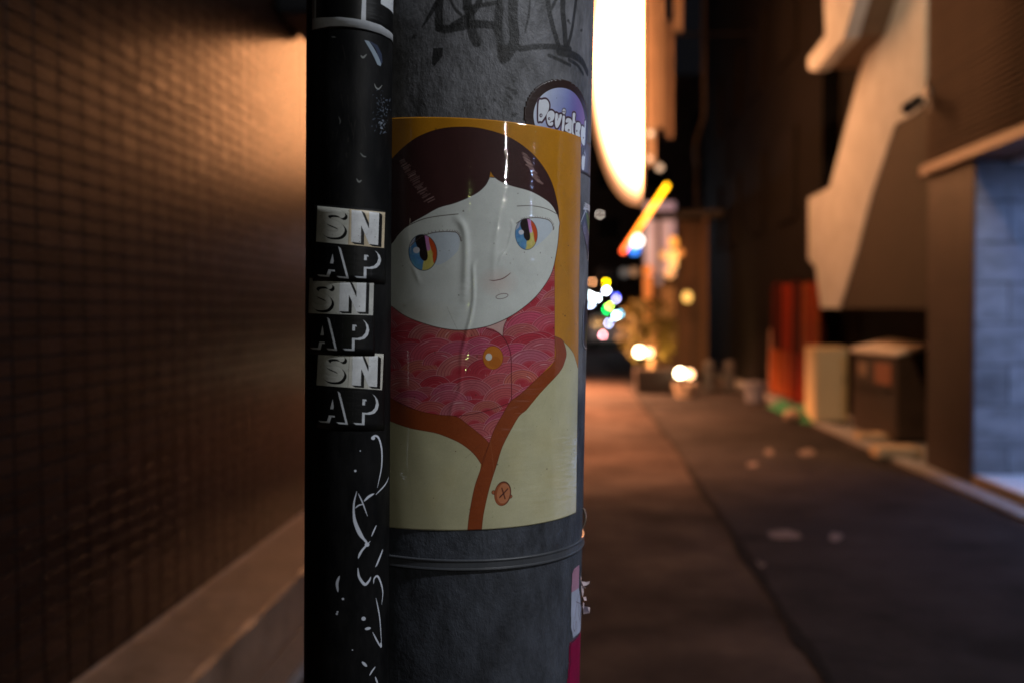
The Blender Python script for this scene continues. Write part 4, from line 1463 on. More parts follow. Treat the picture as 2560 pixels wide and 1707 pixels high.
cd = empty('black_conduit', (PIPE.c.x, PIPE.c.y, 0), 'black plastic cable conduit with white scribble running up the concrete pole', 'conduit')
o = link('conduit_tube', cyl_body(PIPE, -1.50, 2.2, -1.5, 1.5, pc_, 96, 30), k.m, cd)
o.location = PIPE.c - cd.location
for h in (1.5, -1.2):
    prof = [(0.0005, h), (0.004, h + 0.002), (0.004, h + 0.028), (0.0005, h + 0.03)]
    o = link('conduit_clamp', ring(PIPE, prof, 64), M['strap'], cd)
    o.location = PIPE.c - cd.location

# ---- the poster
tlh = [POLE.hit(x, y) for x, y in ((1258, 303.5), (1452, 345), (1439, 1280), (1140, 1325))]
topA, topB, botB, botA = tlh
s_top = (topB[1] - topA[1]) / (topB[0] - topA[0])
s_bot = (botB[1] - botA[1]) / (botB[0] - botA[0])
THL = -1.35
q_tl = (THL, topA[1] + s_top * (THL - topA[0]))
q_bl = (THL, botA[1] + s_bot * (THL - botA[0]))
quad = [q_bl, (botB[0], botB[1]), (topB[0], topB[1]), q_tl]
h0_, h1_ = min(p[1] for p in quad) - 0.004, max(p[1] for p in quad) + 0.004
t1_ = max(botB[0], topB[0]) + 0.01
cv = Canvas(POLE, THL - 0.01, t1_, h0_, h1_, 2600, (206, 138, 20))
# watercolour mottling of the mustard ground is left to the grime noise
FACE = smooth(Z2([(1836, 190), (1838, 260), (1825, 400), (1790, 560), (1720, 680), (1640, 770), (1520, 860), (1400, 920), (1300, 950), (1150, 968),
                  (1000, 950), (850, 905), (760, 865), (690, 815), (600, 740), (540, 640), (510, 520), (520, 400), (600, 330), (690, 250), (900, 60), (1200, -90), (1500, -80), (1760, 40)]), 6, True)
HAIR_OUT = Z1([(640, 1160), (690, 1100), (760, 1030), (860, 960), (1000, 908), (1150, 893), (1300, 905), (1480, 960), (1620, 1050), (1720, 1160), (1790, 1290), (1830, 1450), (1836, 1535)])
HAIR_IN = Z1([(1825, 1500), (1790, 1440), (1740, 1395), (1640, 1340), (1500, 1300), (1420, 1265), (1383, 1233), (1362, 1200), (1352, 1250), (1320, 1305), (1250, 1362), (1120, 1420), (1000, 1455), (900, 1510), (800, 1568), (720, 1640), (685, 1690), (620, 1760)])
HAIR = smooth(HAIR_OUT, 6)[:-1] + [HAIR_OUT[-1]] + smooth(HAIR_IN[:8], 5) + smooth(HAIR_IN[8:], 5) + [(930, 640), (930, 420)]
# pink wave cloth
PINK = Z2([(1808, 420), (1808, 1180)]) + Z2([(1700, 1290), (1560, 1420)]) + Z3([(1500, 400), (1440, 500), (1390, 590), (1352, 692), (1300, 640), (1200, 560), (1120, 505), (1000, 493), (880, 470), (760, 430), (680, 385), (560, 340), (560, -420), (1000, -700)])
cv.poly(PINK, (192, 62, 74))
cv.clip = cv.mask(PINK)
arng = random.Random(5)
rows = 24
for r_ in range(rows):
    y = 588 + r_ * 24
    x = 930 + (r_ % 2) * 36 + arng.uniform(-10, 10)
    while x < 1420:
        cx, cy = x + arng.gauss(0, 7), y + 24 + arng.gauss(0, 8)
        rad = arng.uniform(38, 62)
        sk = 0.78
        base = (arng.uniform(196, 216), arng.uniform(88, 118), arng.uniform(98, 126))
        if arng.random() < 0.22: base = (194, 58, 72)
        a0, a1 = math.pi * arng.uniform(1.0, 1.06), math.pi * arng.uniform(1.9, 2.0)
        tl_ = arng.uniform(-0.25, 0.25) - 0.1
        arcp = lambda q, A=a0, B=a1, n=18: [(cx + q * math.cos(t) * math.cos(tl_) - q * sk * math.sin(t) * math.sin(tl_), cy + q * math.cos(t) * math.sin(tl_) + q * sk * math.sin(t) * math.cos(tl_)) for t in np.linspace(A, B, n)]
        cv.poly(arcp(rad) + arcp(rad * 0.2)[::-1], base, 0.9)
        cv.poly(arcp(rad * 0.42) + [(cx, cy)], (188, 52, 66), 0.75)
        for f_, c_, w_ in ((1.0, (226, 156, 164), 1.3), (0.95, (120, 34, 46), 1.0), (0.80, (128, 36, 50), 1.0), (0.66, (130, 36, 50), 0.9), (0.52, (132, 38, 50), 0.9), (0.37, (216, 140, 148), 0.9)):
            cv.line(arcp(rad * f_), c_, w_, arng.uniform(.55, .95))
        if arng.random() < 0.6:
            A = arng.uniform(a0, a1 - 0.5)
            cv.line(arcp(rad * arng.choice([.87, .73, .59]), A, A + 0.6, 8), (240, 198, 202), arng.uniform(1, 2.4), 0.7, True)
        x += arng.uniform(62, 80)
for _ in range(26):
    x, y = arng.uniform(985, 1385), arng.uniform(700, 1090)
    cv.line([(x, y), (x + arng.gauss(0, 16), y - arng.uniform(2, 9))], (238, 200, 205), 1.2, .5, True)
cv.clip = None
# neck and collar lines
cv.poly(Z2([(1320, 945), (1400, 915), (1475, 890), (1455, 940), (1447, 1010), (1420, 985), (1380, 960)]), (226, 186, 178))
dk_ = (92, 28, 36)
cv.line(smooth(Z2([(1330, 955), (1420, 990), (1478, 1060), (1503, 1150), (1506, 1300), (1508, 1480)])), dk_, 1.7)
cv.line(smooth(Z2([(1447, 1010), (1455, 940), (1478, 890)])), dk_, 1.4)
cv.line(smooth(Z3([(680, 388), (900, 480), (1060, 500), (1200, 493), (1350, 460), (1480, 415), (1525, 390)])), dk_, 1.4)
cv.line(Z2([(1808, 480), (1808, 1180)]), (150, 60, 60), 1.2)
cv.ellipse(*Z2([(1378, 1158)])[0], 25.5, 29.5, (150, 66, 20))
cv.ellipse(*Z2([(1378, 1158)])[0], 24.5, 28.5, (214, 126, 40))
cv.ellipse(*Z2([(1392, 1190)])[0], 15, 14, (190, 100, 26), .5)
cv.ellipse(*Z2([(1349, 1153)])[0], 8.3, 9, (236, 232, 222))
# cream coat
COATL = Z3([(560, 480), (670, 540), (800, 585), (960, 615), (1040, 640), (1150, 690), (1240, 760), (1295, 835), (1290, 880), (1250, 1000), (1215, 1180), (1198, 1330), (1190, 1420), (400, 1420), (400, 480)])
COATR = Z2([(1865, 1040), (1905, 1080), (1940, 1130), (1972, 1240)]) + [(1470, 940), (1470, 1400)] + Z3([(1280, 1420), (1298, 1300), (1310, 1190), (1350, 1010), (1400, 850), (1440, 720), (1500, 600), (1560, 500), (1610, 460), (1700, 350), (1840, 200), (1880, 120), (1890, 60)])
cream = (212, 206, 166)
cv.poly(smooth(COATL[1:8], 5) + COATL[8:] + [COATL[0]], cream)
cv.poly(COATR, cream)
for _ in range(16):
    x, y = arng.uniform(990, 1440), arng.uniform(1090, 1310)
    if 1160 < x < 1240: continue
    for q in range(5):
        cv.ellipse(x, y, 10 + q * 6, 14 + q * 8, (206, 188, 130), 0.035)
rust, rust_d = (158, 74, 34), (112, 46, 22)
BANDL = smooth(Z3([(560, 330), (680, 385), (760, 430), (880, 470), (1000, 493), (1120, 505), (1200, 560), (1300, 640), (1352, 692)]), 5) + smooth(Z3([(1300, 860), (1295, 835), (1240, 760), (1150, 690), (1040, 640), (960, 615), (800, 585), (670, 540), (560, 480)]), 5)
BANDR = smooth(Z2([(1808, 1010), (1808, 1180), (1700, 1290), (1560, 1420)]) + Z3([(1500, 400), (1440, 500), (1390, 590), (1352, 692), (1310, 800), (1290, 880), (1250, 1000), (1215, 1180), (1198, 1330)]), 5) + \
    smooth(Z3([(1295, 1330), (1310, 1190), (1350, 1010), (1400, 850), (1440, 720), (1500, 600), (1560, 500)]) + Z2([(1610, 1520), (1700, 1410), (1840, 1260), (1880, 1180), (1890, 1120), (1865, 1040), (1808, 1010)]), 5)
cv.poly(BANDL, rust)
cv.poly(BANDR, rust)
cv.line(BANDR, rust_d, 1.3)
cv.line(BANDL[:46], rust_d, 1.2)
cv.line(BANDL[46:], rust_d, 1.2)
cv.clip = np.maximum(cv.mask(BANDL), cv.mask(BANDR))
for _ in range(420):      # brush hatching on the trim
    x, y = arng.uniform(975, 1420), arng.uniform(840, 1330)
    cv.line([(x, y), (x + arng.gauss(5, 5), y + arng.gauss(8, 6))], arng.choice([(128, 54, 26), (186, 98, 52), (142, 62, 28)]), 1.3, 0.4)
cv.clip = None
cv.line(smooth(Z2([(1865, 1040), (1905, 1080), (1940, 1130), (1972, 1240)])), (120, 90, 60), 1.2)
# coat button
bx_, by_ = Z3([(1447, 1043)])[0]
for x, y in Z3([(1383, 1035), (1497, 1062)]):
    cv.ellipse(x, y, 5.4, 5.4, (96, 46, 26))
    cv.ellipse(x, y, 4.2, 4.2, (190, 112, 72))
cv.ellipse(bx_ - 0.5, by_, 20.5, 31, (98, 46, 26), 1, 0.18)
cv.ellipse(bx_ - 1.5, by_ + 1, 18.8, 29, (172, 92, 54), 1, 0.18)
cv.ellipse(bx_ + 1.5, by_ - 0.5, 16, 25.5, (206, 128, 84), 1, 0.18)
cv.line(Z3([(1425, 1070), (1480, 1010)]), (104, 50, 34), 3.2)
cv.line(Z3([(1440, 1005), (1462, 1078)]), (104, 50, 34), 3.2)
cv.line(Z3([(1430, 1062), (1455, 1040)]), (84, 40, 28), 3.0)
# face
face_c = (230, 234, 228)
cv.poly(FACE, face_c)
cv.line(FACE + [FACE[0]], (70, 44, 40), 1.7)
for q in range(6):
    cv.ellipse(*Z7([(1150, 900)])[0], 12 + 8 * q, 9 + 6 * q, (232, 176, 160), 0.045)
    cv.ellipse(*Z7([(300, 1250)])[0], 30 + 14 * q, 10 + 6 * q, (206, 190, 160), 0.04)
# hair
hair = (66, 35, 33)
cv.poly(HAIR, hair)
cv.line(smooth(HAIR_IN[:8], 5), (40, 20, 20), 1.5)
cv.line(smooth(HAIR_IN[8:], 5), (40, 20, 20), 1.5)
cv.line(smooth(HAIR_OUT, 5), (48, 24, 22), 1.6)
for i in range(34):
    t = i / 33
    x, y = 740 + 190 * t + arng.gauss(0, 9), 1125 + 285 * t
    ln = arng.uniform(18, 46)
    cv.line(Z1([(x - ln * .6, y + ln * .28), (x + ln * .8, y - ln * .42)]), (176, 146, 142), arng.uniform(1.4, 3.0), arng.uniform(.45, .85), True)
for i in range(30):
    t = i / 29
    x, y = 1595 + 105 * t + arng.gauss(0, 6), 1075 + 205 * t
    ln = arng.uniform(14, 34)
    cv.line(Z1([(x - ln * .8, y - ln * .35), (x + ln * .8, y + ln * .5)]), (188, 160, 152), arng.uniform(1.3, 2.8), arng.uniform(.45, .9), True)
# brows
brow = (74, 64, 56)
cv.line(smooth(Z7([(30, 390), (160, 295), (330, 215), (500, 180), (722, 156)])), brow, 1.6)
cv.line(smooth(Z7([(1360, 70), (1480, 66), (1600, 78), (1700, 108), (1795, 158)])), brow, 1.5)


def eye(lid, iris_c, rx, ry, tilt_, white_poly, flip):
    cv.poly(smooth(white_poly, 5, True), (212, 224, 236), 0.85)
    cx, cy = iris_c
    E = ell(cx, cy, rx, ry, tilt_, 60)
    cv.poly(E, (48, 58, 70))
    E2 = ell(cx, cy, rx * .965, ry * .97, tilt_, 60)
    cv.poly(E2, (92, 150, 206))
    cv.clip = cv.mask(E2)
    s = rx / 35.7
    # bottom right yellow, right orange, pink strip
    cv.poly([(cx + 2 * s, cy - 60 * s), (cx + 60 * s, cy - 60 * s), (cx + 60 * s, cy + 60 * s), (cx - 4 * s, cy + 60 * s), (cx + 0 * s, cy + 28 * s), (cx + 9 * s, cy)], (228, 212, 120))
    cv.poly(smooth([(cx + 14 * s, cy - 60 * s), (cx + 15 * s, cy - 30 * s), (cx + 21 * s, cy - 8 * s), (cx + 24 * s, cy + 8 * s), (cx + 27 * s, cy + 26 * s), (cx + 33 * s, cy + 20 * s), (cx + 50 * s, cy), (cx + 50 * s, cy - 60 * s)], 4, True), (218, 84, 34))
    cv.poly([(cx + 1 * s, cy - 60 * s), (cx + 14 * s, cy - 60 * s), (cx + 15 * s, cy - 30 * s), (cx + 19 * s, cy - 8 * s), (cx + 14 * s, cy - 4 * s), (cx + 7 * s, cy - 6 * s)], (222, 146, 206))
    for _ in range(26):
        x, y = cx + arng.uniform(-34, -2) * s, cy + arng.uniform(-10, 42) * s
        cv.ellipse(x, y, arng.uniform(3, 9) * s, arng.uniform(4, 10) * s, arng.choice([(70, 122, 190), (120, 176, 222), (96, 160, 190), (130, 190, 200)]), 0.28)
    for _ in range(10):
        x, y = cx + arng.uniform(8, 22) * s, cy + arng.uniform(0, 40) * s
        cv.ellipse(x, y, arng.uniform(3, 6) * s, arng.uniform(4, 9) * s, arng.choice([(214, 200, 90), (238, 224, 150)]), 0.4)
    cv.poly([(cx - 60 * s, cy - 60 * s), (cx - 14 * s, cy - 60 * s), (cx - 22 * s, cy - 22 * s), (cx - 40 * s, cy - 6 * s)], (206, 196, 204), 0.8)
    PU = smooth([(cx - 19 * s, cy - 34 * s), (cx - 10 * s, cy - 48 * s), (cx + 2 * s, cy - 48 * s), (cx + 8 * s, cy - 16 * s), (cx + 12 * s, cy + 8 * s), (cx + 9 * s, cy + 19 * s), (cx + 1 * s, cy + 20 * s), (cx - 7 * s, cy + 10 * s), (cx - 9 * s, cy - 4 * s), (cx - 14 * s, cy - 14 * s)], 5, True)
    cv.poly(PU, (34, 20, 20))
    cv.ellipse(cx - 16 * s, cy - 6 * s, 8.5 * s, 8 * s, (226, 226, 236))
    cv.clip = None
    cv.line(smooth(lid, 5), (78, 66, 60), 1.5)
    L = smooth(lid, 6)
    for i in range(6, len(L), 2):
        x, y = L[i]
        ln = 4.2 if i < len(L) * .8 else 5.0
        ox = -1.5 if i < len(L) * 0.5 else 2.6
        cv.line([(x, y), (x + ox, y - ln + (2.5 if i > len(L) * .82 else 0))], (84, 62, 58), 1.0, .8)


eye(Z7([(205, 500), (250, 460), (330, 400), (440, 362), (560, 348), (650, 350), (705, 360), (738, 405), (752, 452)]), Z7([(338, 575)])[0], 35.7, 45.6, -0.12,
    Z7([(420, 370), (560, 350), (690, 355), (735, 410), (730, 520), (680, 600), (560, 690), (470, 700), (400, 560)]), 0)
eye(Z7([(1352, 258), (1410, 222), (1470, 205), (1560, 196), (1640, 205), (1700, 222), (1735, 258), (1750, 300), (1750, 330)]), Z7([(1460, 375)])[0], 28, 39.5, -0.05,
    Z7([(1540, 205), (1640, 207), (1700, 225), (1740, 280), (1735, 340), (1690, 400), (1600, 480), (1550, 500), (1530, 300)]), 1)
# nose and mouth
cv.line(smooth(Z7([(1058, 874), (1110, 880), (1200, 860), (1260, 822), (1292, 794)])), (104, 60, 56), 2.0, taper=True)
M_ = ell(*Z7([(1196, 1050)])[0], 15.2, 6.0, -0.20, 40)
cv.line(M_ + [M_[0]], (112, 92, 88), 1.3)
# specks
for x, y, r in ((1412, 790, 1.6), (1407, 786, 1.0), (1420, 615, 1.2), (1139, 1127, 1.2)):
    cv.ellipse(x, y, r, r, (70, 40, 20), .8)
cv.weather(90, 150, 0.016, 0.0, 3)
pimg2 = cv.image('poster_print')
# creases of the paper
cre = [(Z7([(700, 190), (770, 280), (800, 400), (806, 560), (800, 800), (785, 1080)]), 0.0015, 0.0042),
       (Z7([(905, 670), (885, 720), (885, 800), (890, 950), (885, 1120), (855, 1290), (825, 1400), (800, 1520)]) + Z2([(1160, 1130), (1155, 1300)]), 0.0012, 0.0022),
       (Z2([(1155, 1300), (1145, 1400), (1100, 1480), (1080, 1568)]), 0.0007, 0.0022),
       (Z7([(1300, 230), (1312, 300), (1285, 430), (1250, 540), (1190, 620), (1150, 720)]), 0.0005, 0.0018),
       (Z7([(1180, 100), (1140, 330), (1120, 520), (1105, 700), (1110, 900)]), 0.0005, 0.0035),
       (Z7([(100, 1180), (360, 960), (640, 700)]), 0.00025, 0.003), (Z7([(230, 720), (300, 900)]), 0.00025, 0.0025)]
CRE = []
for P, amp, wd in cre:
    q = np.array([POLE.hit(*p) for p in smooth(P, 4)])
    q[:, 0] *= POLE.r
    CRE.append((q, amp, wd))


def crease(th, h):
    s = th * POLE.r
    tot = 0.0
    for q, amp, wd in CRE:
        if h < q[:, 1].min() - 0.012 or h > q[:, 1].max() + 0.012 or s < q[:, 0].min() - 0.02 or s > q[:, 0].max() + 0.02: continue
        d = np.hypot(q[:, 0] - s, q[:, 1] - h)
        i = int(d.argmin())
        a, b = q[max(0, i - 1)], q[min(len(q) - 1, i + 1)]
        ab = b - a
        t = max(0, min(1, ((s - a[0]) * ab[0] + (h - a[1]) * ab[1]) / (ab @ ab + 1e-12)))
        dd = math.hypot(s - a[0] - t * ab[0], h - a[1] - t * ab[1])
        f = (i + 0.5) / len(q)
        tot += amp * math.exp(-(dd / wd) ** 2) * min(1, 4 * f + .2, 4 * (1 - f) + .2)
    tot += 0.00022 * math.sin(s * 90 + h * 14) * math.sin(h * 23 + s * 31)
    return tot


poster = patch('poster', POLE, quad, cv, print_mat('glossy_poster', pimg2, 0.5, 0.00055, 60.0, 0.25, 1.0, 0.09, zstretch=3.0), 0.0006, 300, 300, None, crease)
tag(poster, 'glossy poster of a wide eyed dark haired girl in pink scarf on mustard ground', 'poster')


# ---- letters of the conduit stickers
def quadmap(q):
    tl, tr, br, bl = [np.array(p, float) for p in q]
    return lambda x, y: tuple((tl * (1 - x) + tr * x) * (1 - y) + (bl * (1 - x) + br * x) * y)


LET = {
    'N': ([(0, 0), (.36, 0), (.64, .52), (.64, 0), (1, 0), (1, 1), (.66, 1), (.36, .46), (.36, 1), (0, 1)], []),
    'A': ([(.30, 0), (.70, 0), (1, 1), (.66, 1), (.61, .80), (.39, .80), (.34, 1), (0, 1)], [[(.50, .26), (.58, .60), (.42, .60)]]),
    'P': ([(0, 0), (.62, 0), (.82, .05), (.95, .17), (1, .33), (.95, .49), (.82, .61), (.62, .66), (.40, .66), (.40, 1), (0, 1)], [[(.40, .24), (.56, .24), (.62, .33), (.56, .43), (.40, .43)]]),
}
S_PATH = smooth([(.85, .20), (.72, .135), (.5, .12), (.28, .155), (.17, .28), (.27, .42), (.5, .495), (.73, .575), (.84, .71), (.72, .85), (.48, .885), (.26, .865), (.13, .80)], 5)


def letter(c, ch, q, col, off=(0, 0), op=1.0):
    f = quadmap([(x + off[0], y + off[1]) for x, y in q])
    if ch == 'S':
        wd = math.hypot(q[1][0] - q[0][0], q[1][1] - q[0][1]) * 0.25
        c.line([f(x, y) for x, y in S_PATH], col, wd, op)
    else:
        P, Hs = LET[ch]
        c.poly([f(x, y) for x, y in P], col, op, [[f(x, y) for x, y in h] for h in Hs])


def snap(idx, zf_sn, sn, S, N, zf_ap, A, P, lab, tint):
    sn, S, N = zf_sn(sn), zf_sn(S), zf_sn(N)
    A, P = zf_ap(A), zf_ap(P)
    xs = [p[0] for p in sn + A + P]
    ys = [p[1] for p in sn + A + P]
    # sticker outline: from the top of SN to under AP
    tl, tr = PIPE.hit(sn[0][0] - 3, sn[0][1] - 3), PIPE.hit(sn[1][0] + 3, sn[1][1] - 3)
    bl, br = PIPE.hit(A[3][0] - 8, max(A[3][1], P[3][1]) + 12), PIPE.hit(max(P[2][0] + 12, sn[1][0] + 2), P[2][1] + 16)
    t0, t1 = min(tl[0], bl[0]), max(tr[0], br[0])
    quad_ = [(min(tl[0], bl[0]), bl[1]), (t1, br[1]), (t1, tr[1]), (min(tl[0], bl[0]), tl[1])]
    c = Canvas(PIPE, t0 - 0.02, t1 + 0.02, min(p[1] for p in quad_) - .004, max(p[1] for p in quad_) + .004, 4200, (15, 15, 16))
    c.poly(sn, (196, 196, 186))
    mx_ = ((sn[0][0] * .5 + sn[1][0] * .5), 0)
    f = quadmap(sn)
    c.poly([f(.47, 0), f(1, 0), f(1, 1), f(.47, 1)], tint, 0.55)
    c.line([f(.48, 0.0), f(.48, 1)], (120, 116, 108), 1.2, .7)
    for k_ in range(0, 6):
        letter(c, 'S', S, (16, 15, 16), (k_ * 1.1, k_ * 1.0))
        letter(c, 'N', N, (16, 15, 16), (k_ * 1.5, k_ * 1.0))
    # round end balls of the S
    letter(c, 'S', S, (206, 206, 197))
    letter(c, 'N', N, (222, 224, 226))
    fs_ = quadmap(S)
    for k_ in range(5, -1, -1):
        letter(c, 'A', A, (208, 212, 218), (k_ * 1.35, k_ * 1.0))
        letter(c, 'P', P, (208, 212, 218), (k_ * 1.35, k_ * 1.0))
    letter(c, 'A', A, (15, 15, 16))
    letter(c, 'P', P, (15, 15, 16))
    c.line([A[0], A[1]], (48, 48, 50), 1.0, .7)
    c.weather(46, 60, 0.022, 0.0, 20 + idx)
    im = c.image('snap_print_%d' % idx)
    o_ = patch('vinyl_sticker', PIPE, quad_, c, print_mat('matt_vinyl', im, 0.42, 0.0003, 90, 0.3, 0, 0.22), 0.0005 + 0.0007 * (3 - idx), 24, 10)
    return tag(o_, lab, 'sticker', 'SNAP stickers on the conduit')


snap(1, Z2, [(158, 100), (615, 145), (607, 395), (148, 350)], [(180, 112), (350, 125), (345, 330), (185, 318)], [(388, 128), (575, 148), (568, 375), (385, 352)],
     Z2, [(185, 372), (345, 384), (352, 596), (150, 578)], [(410, 388), (570, 400), (566, 598), (404, 590)],
     'topmost black and white SNAP sticker with a yellowed N', (214, 184, 140))
snap(2, Z2, [(100, 602), (542, 612), (535, 865), (92, 850)], [(108, 616), (262, 620), (258, 838), (108, 832)], [(308, 622), (490, 628), (484, 842), (302, 836)],
     Z2, [(122, 872), (262, 876), (272, 1096), (98, 1086)], [(330, 872), (492, 882), (488, 1100), (324, 1094)],
     'middle SNAP sticker set further to the left on the conduit', (206, 206, 204))
snap(3, Z2, [(158, 1104), (612, 1132), (600, 1384), (144, 1350)], [(180, 1116), (346, 1126), (342, 1338), (180, 1326)], [(396, 1132), (572, 1146), (566, 1362), (390, 1350)],
     Z3, [(188, 320), (335, 328), (345, 548), (152, 532)], [(402, 326), (560, 336), (556, 556), (396, 548)],
     'lowest SNAP sticker directly above the white scribble', (210, 206, 196))
# framed sticker at the top of the conduit
tl_, tr_ = PIPE.hit(779, -90), PIPE.hit(989, -90)
b0, b1_ = PIPE.hit(850, 67), PIPE.hit(985, 112)
th_l, th_r = PIPE.hit(781, 30)[0], PIPE.hit(987, 60)[0]
hb0 = b0[1]
ctop = Canvas(PIPE, th_l - 0.03, th_r + 0.03, hb0 - 0.02, hb0 + 0.20, 3200, (12, 12, 13))
fw_ = (196, 200, 206)


def TH(px, py): return PIPE.hit(px, py)


ctop.poly(ZT([(150, 600), (150, 380), (350, 350), (700, 342), (950, 368), (1120, 395), (1200, 400), (1500, 500), (1700, 640), (1780, 720), (1830, 800), (1830, 960), (1700, 780), (1500, 670), (1240, 590), (1000, 545), (760, 520), (500, 525), (150, 600)]), fw_)
ctop.poly(ZT([(1150, -400), (1225, -400), (1210, 440), (1115, 440)]), fw_)
ctop.poly(ZT([(140, 500), (140, -400), (250, -400), (240, 480)]), fw_, .8)
ctop.poly(ZT([(1775, 760), (1785, -400), (1830, -400), (1830, 900)]), fw_)
ctop.poly(ZT([(1510, -400), (1500, 85), (1600, 145), (1700, 220), (1785, 310), (1830, -400)]), fw_)
qd = [(th_l, hb0 - 0.001), (th_r, TH(985, 113)[1]), (th_r, hb0 + 0.19), (th_l, hb0 + 0.19)]
o = patch('framed_sticker', PIPE, qd, ctop, print_mat('framed_vinyl', ctop.image('framed_print'), 0.35, 0.0003, 90, 0.35, 0, 0.15), 0.00045, 24, 12)
tag(o, 'black sticker with thick white frame lines highest on the conduit', 'sticker')

# ---- round sticker behind the poster
cD = ZD([(960, 1130)])[0]
thc, hc_ = POLE.hit(1392, 268)
Lh, Th = POLE.hit(1309, 300), POLE.hit(1398, 197)
rS = Th[1] - POLE.hit(1400, 305)[1]
thC, hC = POLE.hit(1400, 300)
rad = Th[1] - hC
thL = POLE.hit(1309, 305)[0]
thR = POLE.hit(1470, 305)[0]
print('round sticker', thL, thR, rad / POLE.r)
qd = [(thL, hC - rad), (thR, hC - rad), (thR, hC + rad), (thL, hC + rad)]
cs = Canvas(POLE, qd[0][0], qd[1][0], qd[0][1], qd[2][1], 4600, (52, 34, 30))
yy, xx = np.mgrid[0:cs.H, 0:cs.W]
u_, v_ = (xx + .5) / cs.W * 2 - 1, (yy + .5) / cs.H * 2 - 1
rr_ = np.hypot(u_, v_)
g_ = np.clip((u_ + 0.85 + 0.25 * -v_) / 1.2, 0, 1)[..., None]
gradc = np.array((216, 226, 240)) * (1 - g_) + np.array((88, 96, 176)) * g_
g2 = np.clip((u_ - 0.05) / 0.7, 0, 1)[..., None]
gradc = gradc * (1 - g2) + np.array((150, 110, 168)) * g2
inside = np.clip((0.80 - rr_) * cs.W / 2 + .5, 0, 1)[..., None]
cs.px[..., :3] = cs.px[..., :3] * (1 - inside) + gradc / 255 * inside
ol, wh = (62, 42, 54), (226, 230, 240)
GL = {
    'D': [(490, 650), (560, 610), (650, 600), (710, 670), (722, 760), (700, 860), (640, 970), (560, 1085), (520, 1075), (480, 1060)],
    'e1': [(665, 930), (720, 855), (790, 850), (838, 910), (835, 1000), (800, 1070), (745, 1105), (800, 1090), (805, 1150), (770, 1185), (700, 1165), (665, 1060)],
    'v': [(855, 910), (915, 925), (930, 1010), (945, 930), (1000, 945), (960, 1120), (905, 1225), (860, 1215), (840, 1100)],
    'i': [(1010, 965), (1060, 965), (1060, 1060), (1035, 1290), (985, 1280), (1000, 1100)],
    'a': [(1075, 1060), (1110, 1008), (1180, 1020), (1215, 1080), (1215, 1200), (1195, 1350), (1120, 1320), (1060, 1280), (1065, 1170), (1120, 1125), (1080, 1110)],
    't': [(1232, 905), (1290, 910), (1280, 1040), (1295, 1120), (1250, 1140), (1250, 1320), (1280, 1385), (1215, 1370), (1210, 1200), (1225, 1040)],
    'e2': [(1300, 1130), (1345, 1100), (1395, 1130), (1405, 1220), (1380, 1330), (1390, 1420), (1300, 1400), (1285, 1280)],
    'd': [(1420, 1200), (1450, 1180), (1485, 1210), (1490, 1080), (1515, 1080), (1508, 1300), (1490, 1600), (1430, 1560), (1405, 1400)],
}
for key in GL:
    P = smooth(ZD(GL[key]), 4, True)
    cs.line(P + [P[0]], (128, 106, 128), 9.5)
for key in GL:
    P = smooth(ZD(GL[key]), 4, True)
    cs.line(P + [P[0]], ol, 7.2)
    cs.poly([(x + 2.2, y + 1.5) for x, y in P], ol)
for key in GL:
    P = smooth(ZD(GL[key]), 4, True)
    cs.poly(P, wh)
    cs.line(P + [P[0]], (88, 66, 80), 1.0)
for x, y, rx in ((540, 955, 32), (718, 1025, 24), (1145, 1275, 20), (1318, 1290, 16), (1466, 1440, 13)):
    cs.ellipse(*ZD([(x, y)])[0], rx * .115, rx * .15, ol)
    cs.ellipse(*ZD([(x + rx * .15, y)])[0], rx * .06, rx * .09, (196, 196, 208))
cs.ellipse(*ZD([(1042, 870)])[0], 5.6, 9.5, ol)
cs.ellipse(*ZD([(1042, 868)])[0], 4.0, 7.4, wh)
cs.line(ZD([(1000, 865), (1085, 880)]), ol, 1.4)
cs.line(ZD([(1045, 800), (1040, 930)]), ol, 1.4)
cs.line(smooth(ZD([(905, 930), (912, 1010), (895, 1060)])), (110, 90, 104), 1.3)
cs.line(smooth(ZD([(740, 1110), (765, 1090), (800, 1092)])), ol, 1.4)
cs.line(smooth(ZD([(1080, 1110), (1115, 1118), (1135, 1100)])), ol, 1.2)
o = patch('round_sticker', POLE, qd, cs, print_mat('round_vinyl', (cs.weather(14, 20, 0.012, 0, 9), cs.image('round_print'))[1], 0.38, 0.0003, 90, 0.4, 0, 0.10), 0.0003, 60, 60, None, None, 0.0003,
          lambda u, v: (2 * u - 1) ** 2 + (2 * v - 1) ** 2 < 1.0)
tag(o, 'round violet sticker with Deviated in white bubble letters above the poster', 'sticker')
cs2 = Canvas(POLE, 1.12, 1.52, POLE.hit(1452, 440)[1] - .01, POLE.hit(1452, 330)[1] + .01, 3600, (90, 84, 90))
cs2.poly([(1448, 330), (1466, 330), (1466, 400), (1463, 428), (1448, 432)], (104, 92, 104))
P = smooth(ZE([(140, 225), (150, 225), (158, 265), (155, 320), (150, 368), (136, 360), (136, 290)]), 4, True)
cs2.line(P + [P[0]], ol, 4)
cs2.poly(P, wh)
cs2.ellipse(*ZE([(151, 272)])[0], 1.6, 4.5, ol)
qd = [(POLE.hit(1449, 430)[0], POLE.hit(1449, 432)[1]), (1.50, POLE.hit(1449, 432)[1]), (1.50, POLE.hit(1449, 345)[1]), (POLE.hit(1449, 430)[0], POLE.hit(1449, 345)[1])]
o = patch('letter_sticker', POLE, qd, cs2, print_mat('letter_vinyl', cs2.image('letter_print'), 0.4, 0, 90, 0.4, 0, 0.1), 0.0003, 8, 10)
tag(o, 'sliver of a sticker with a white bubble letter beside the poster edge', 'sticker')

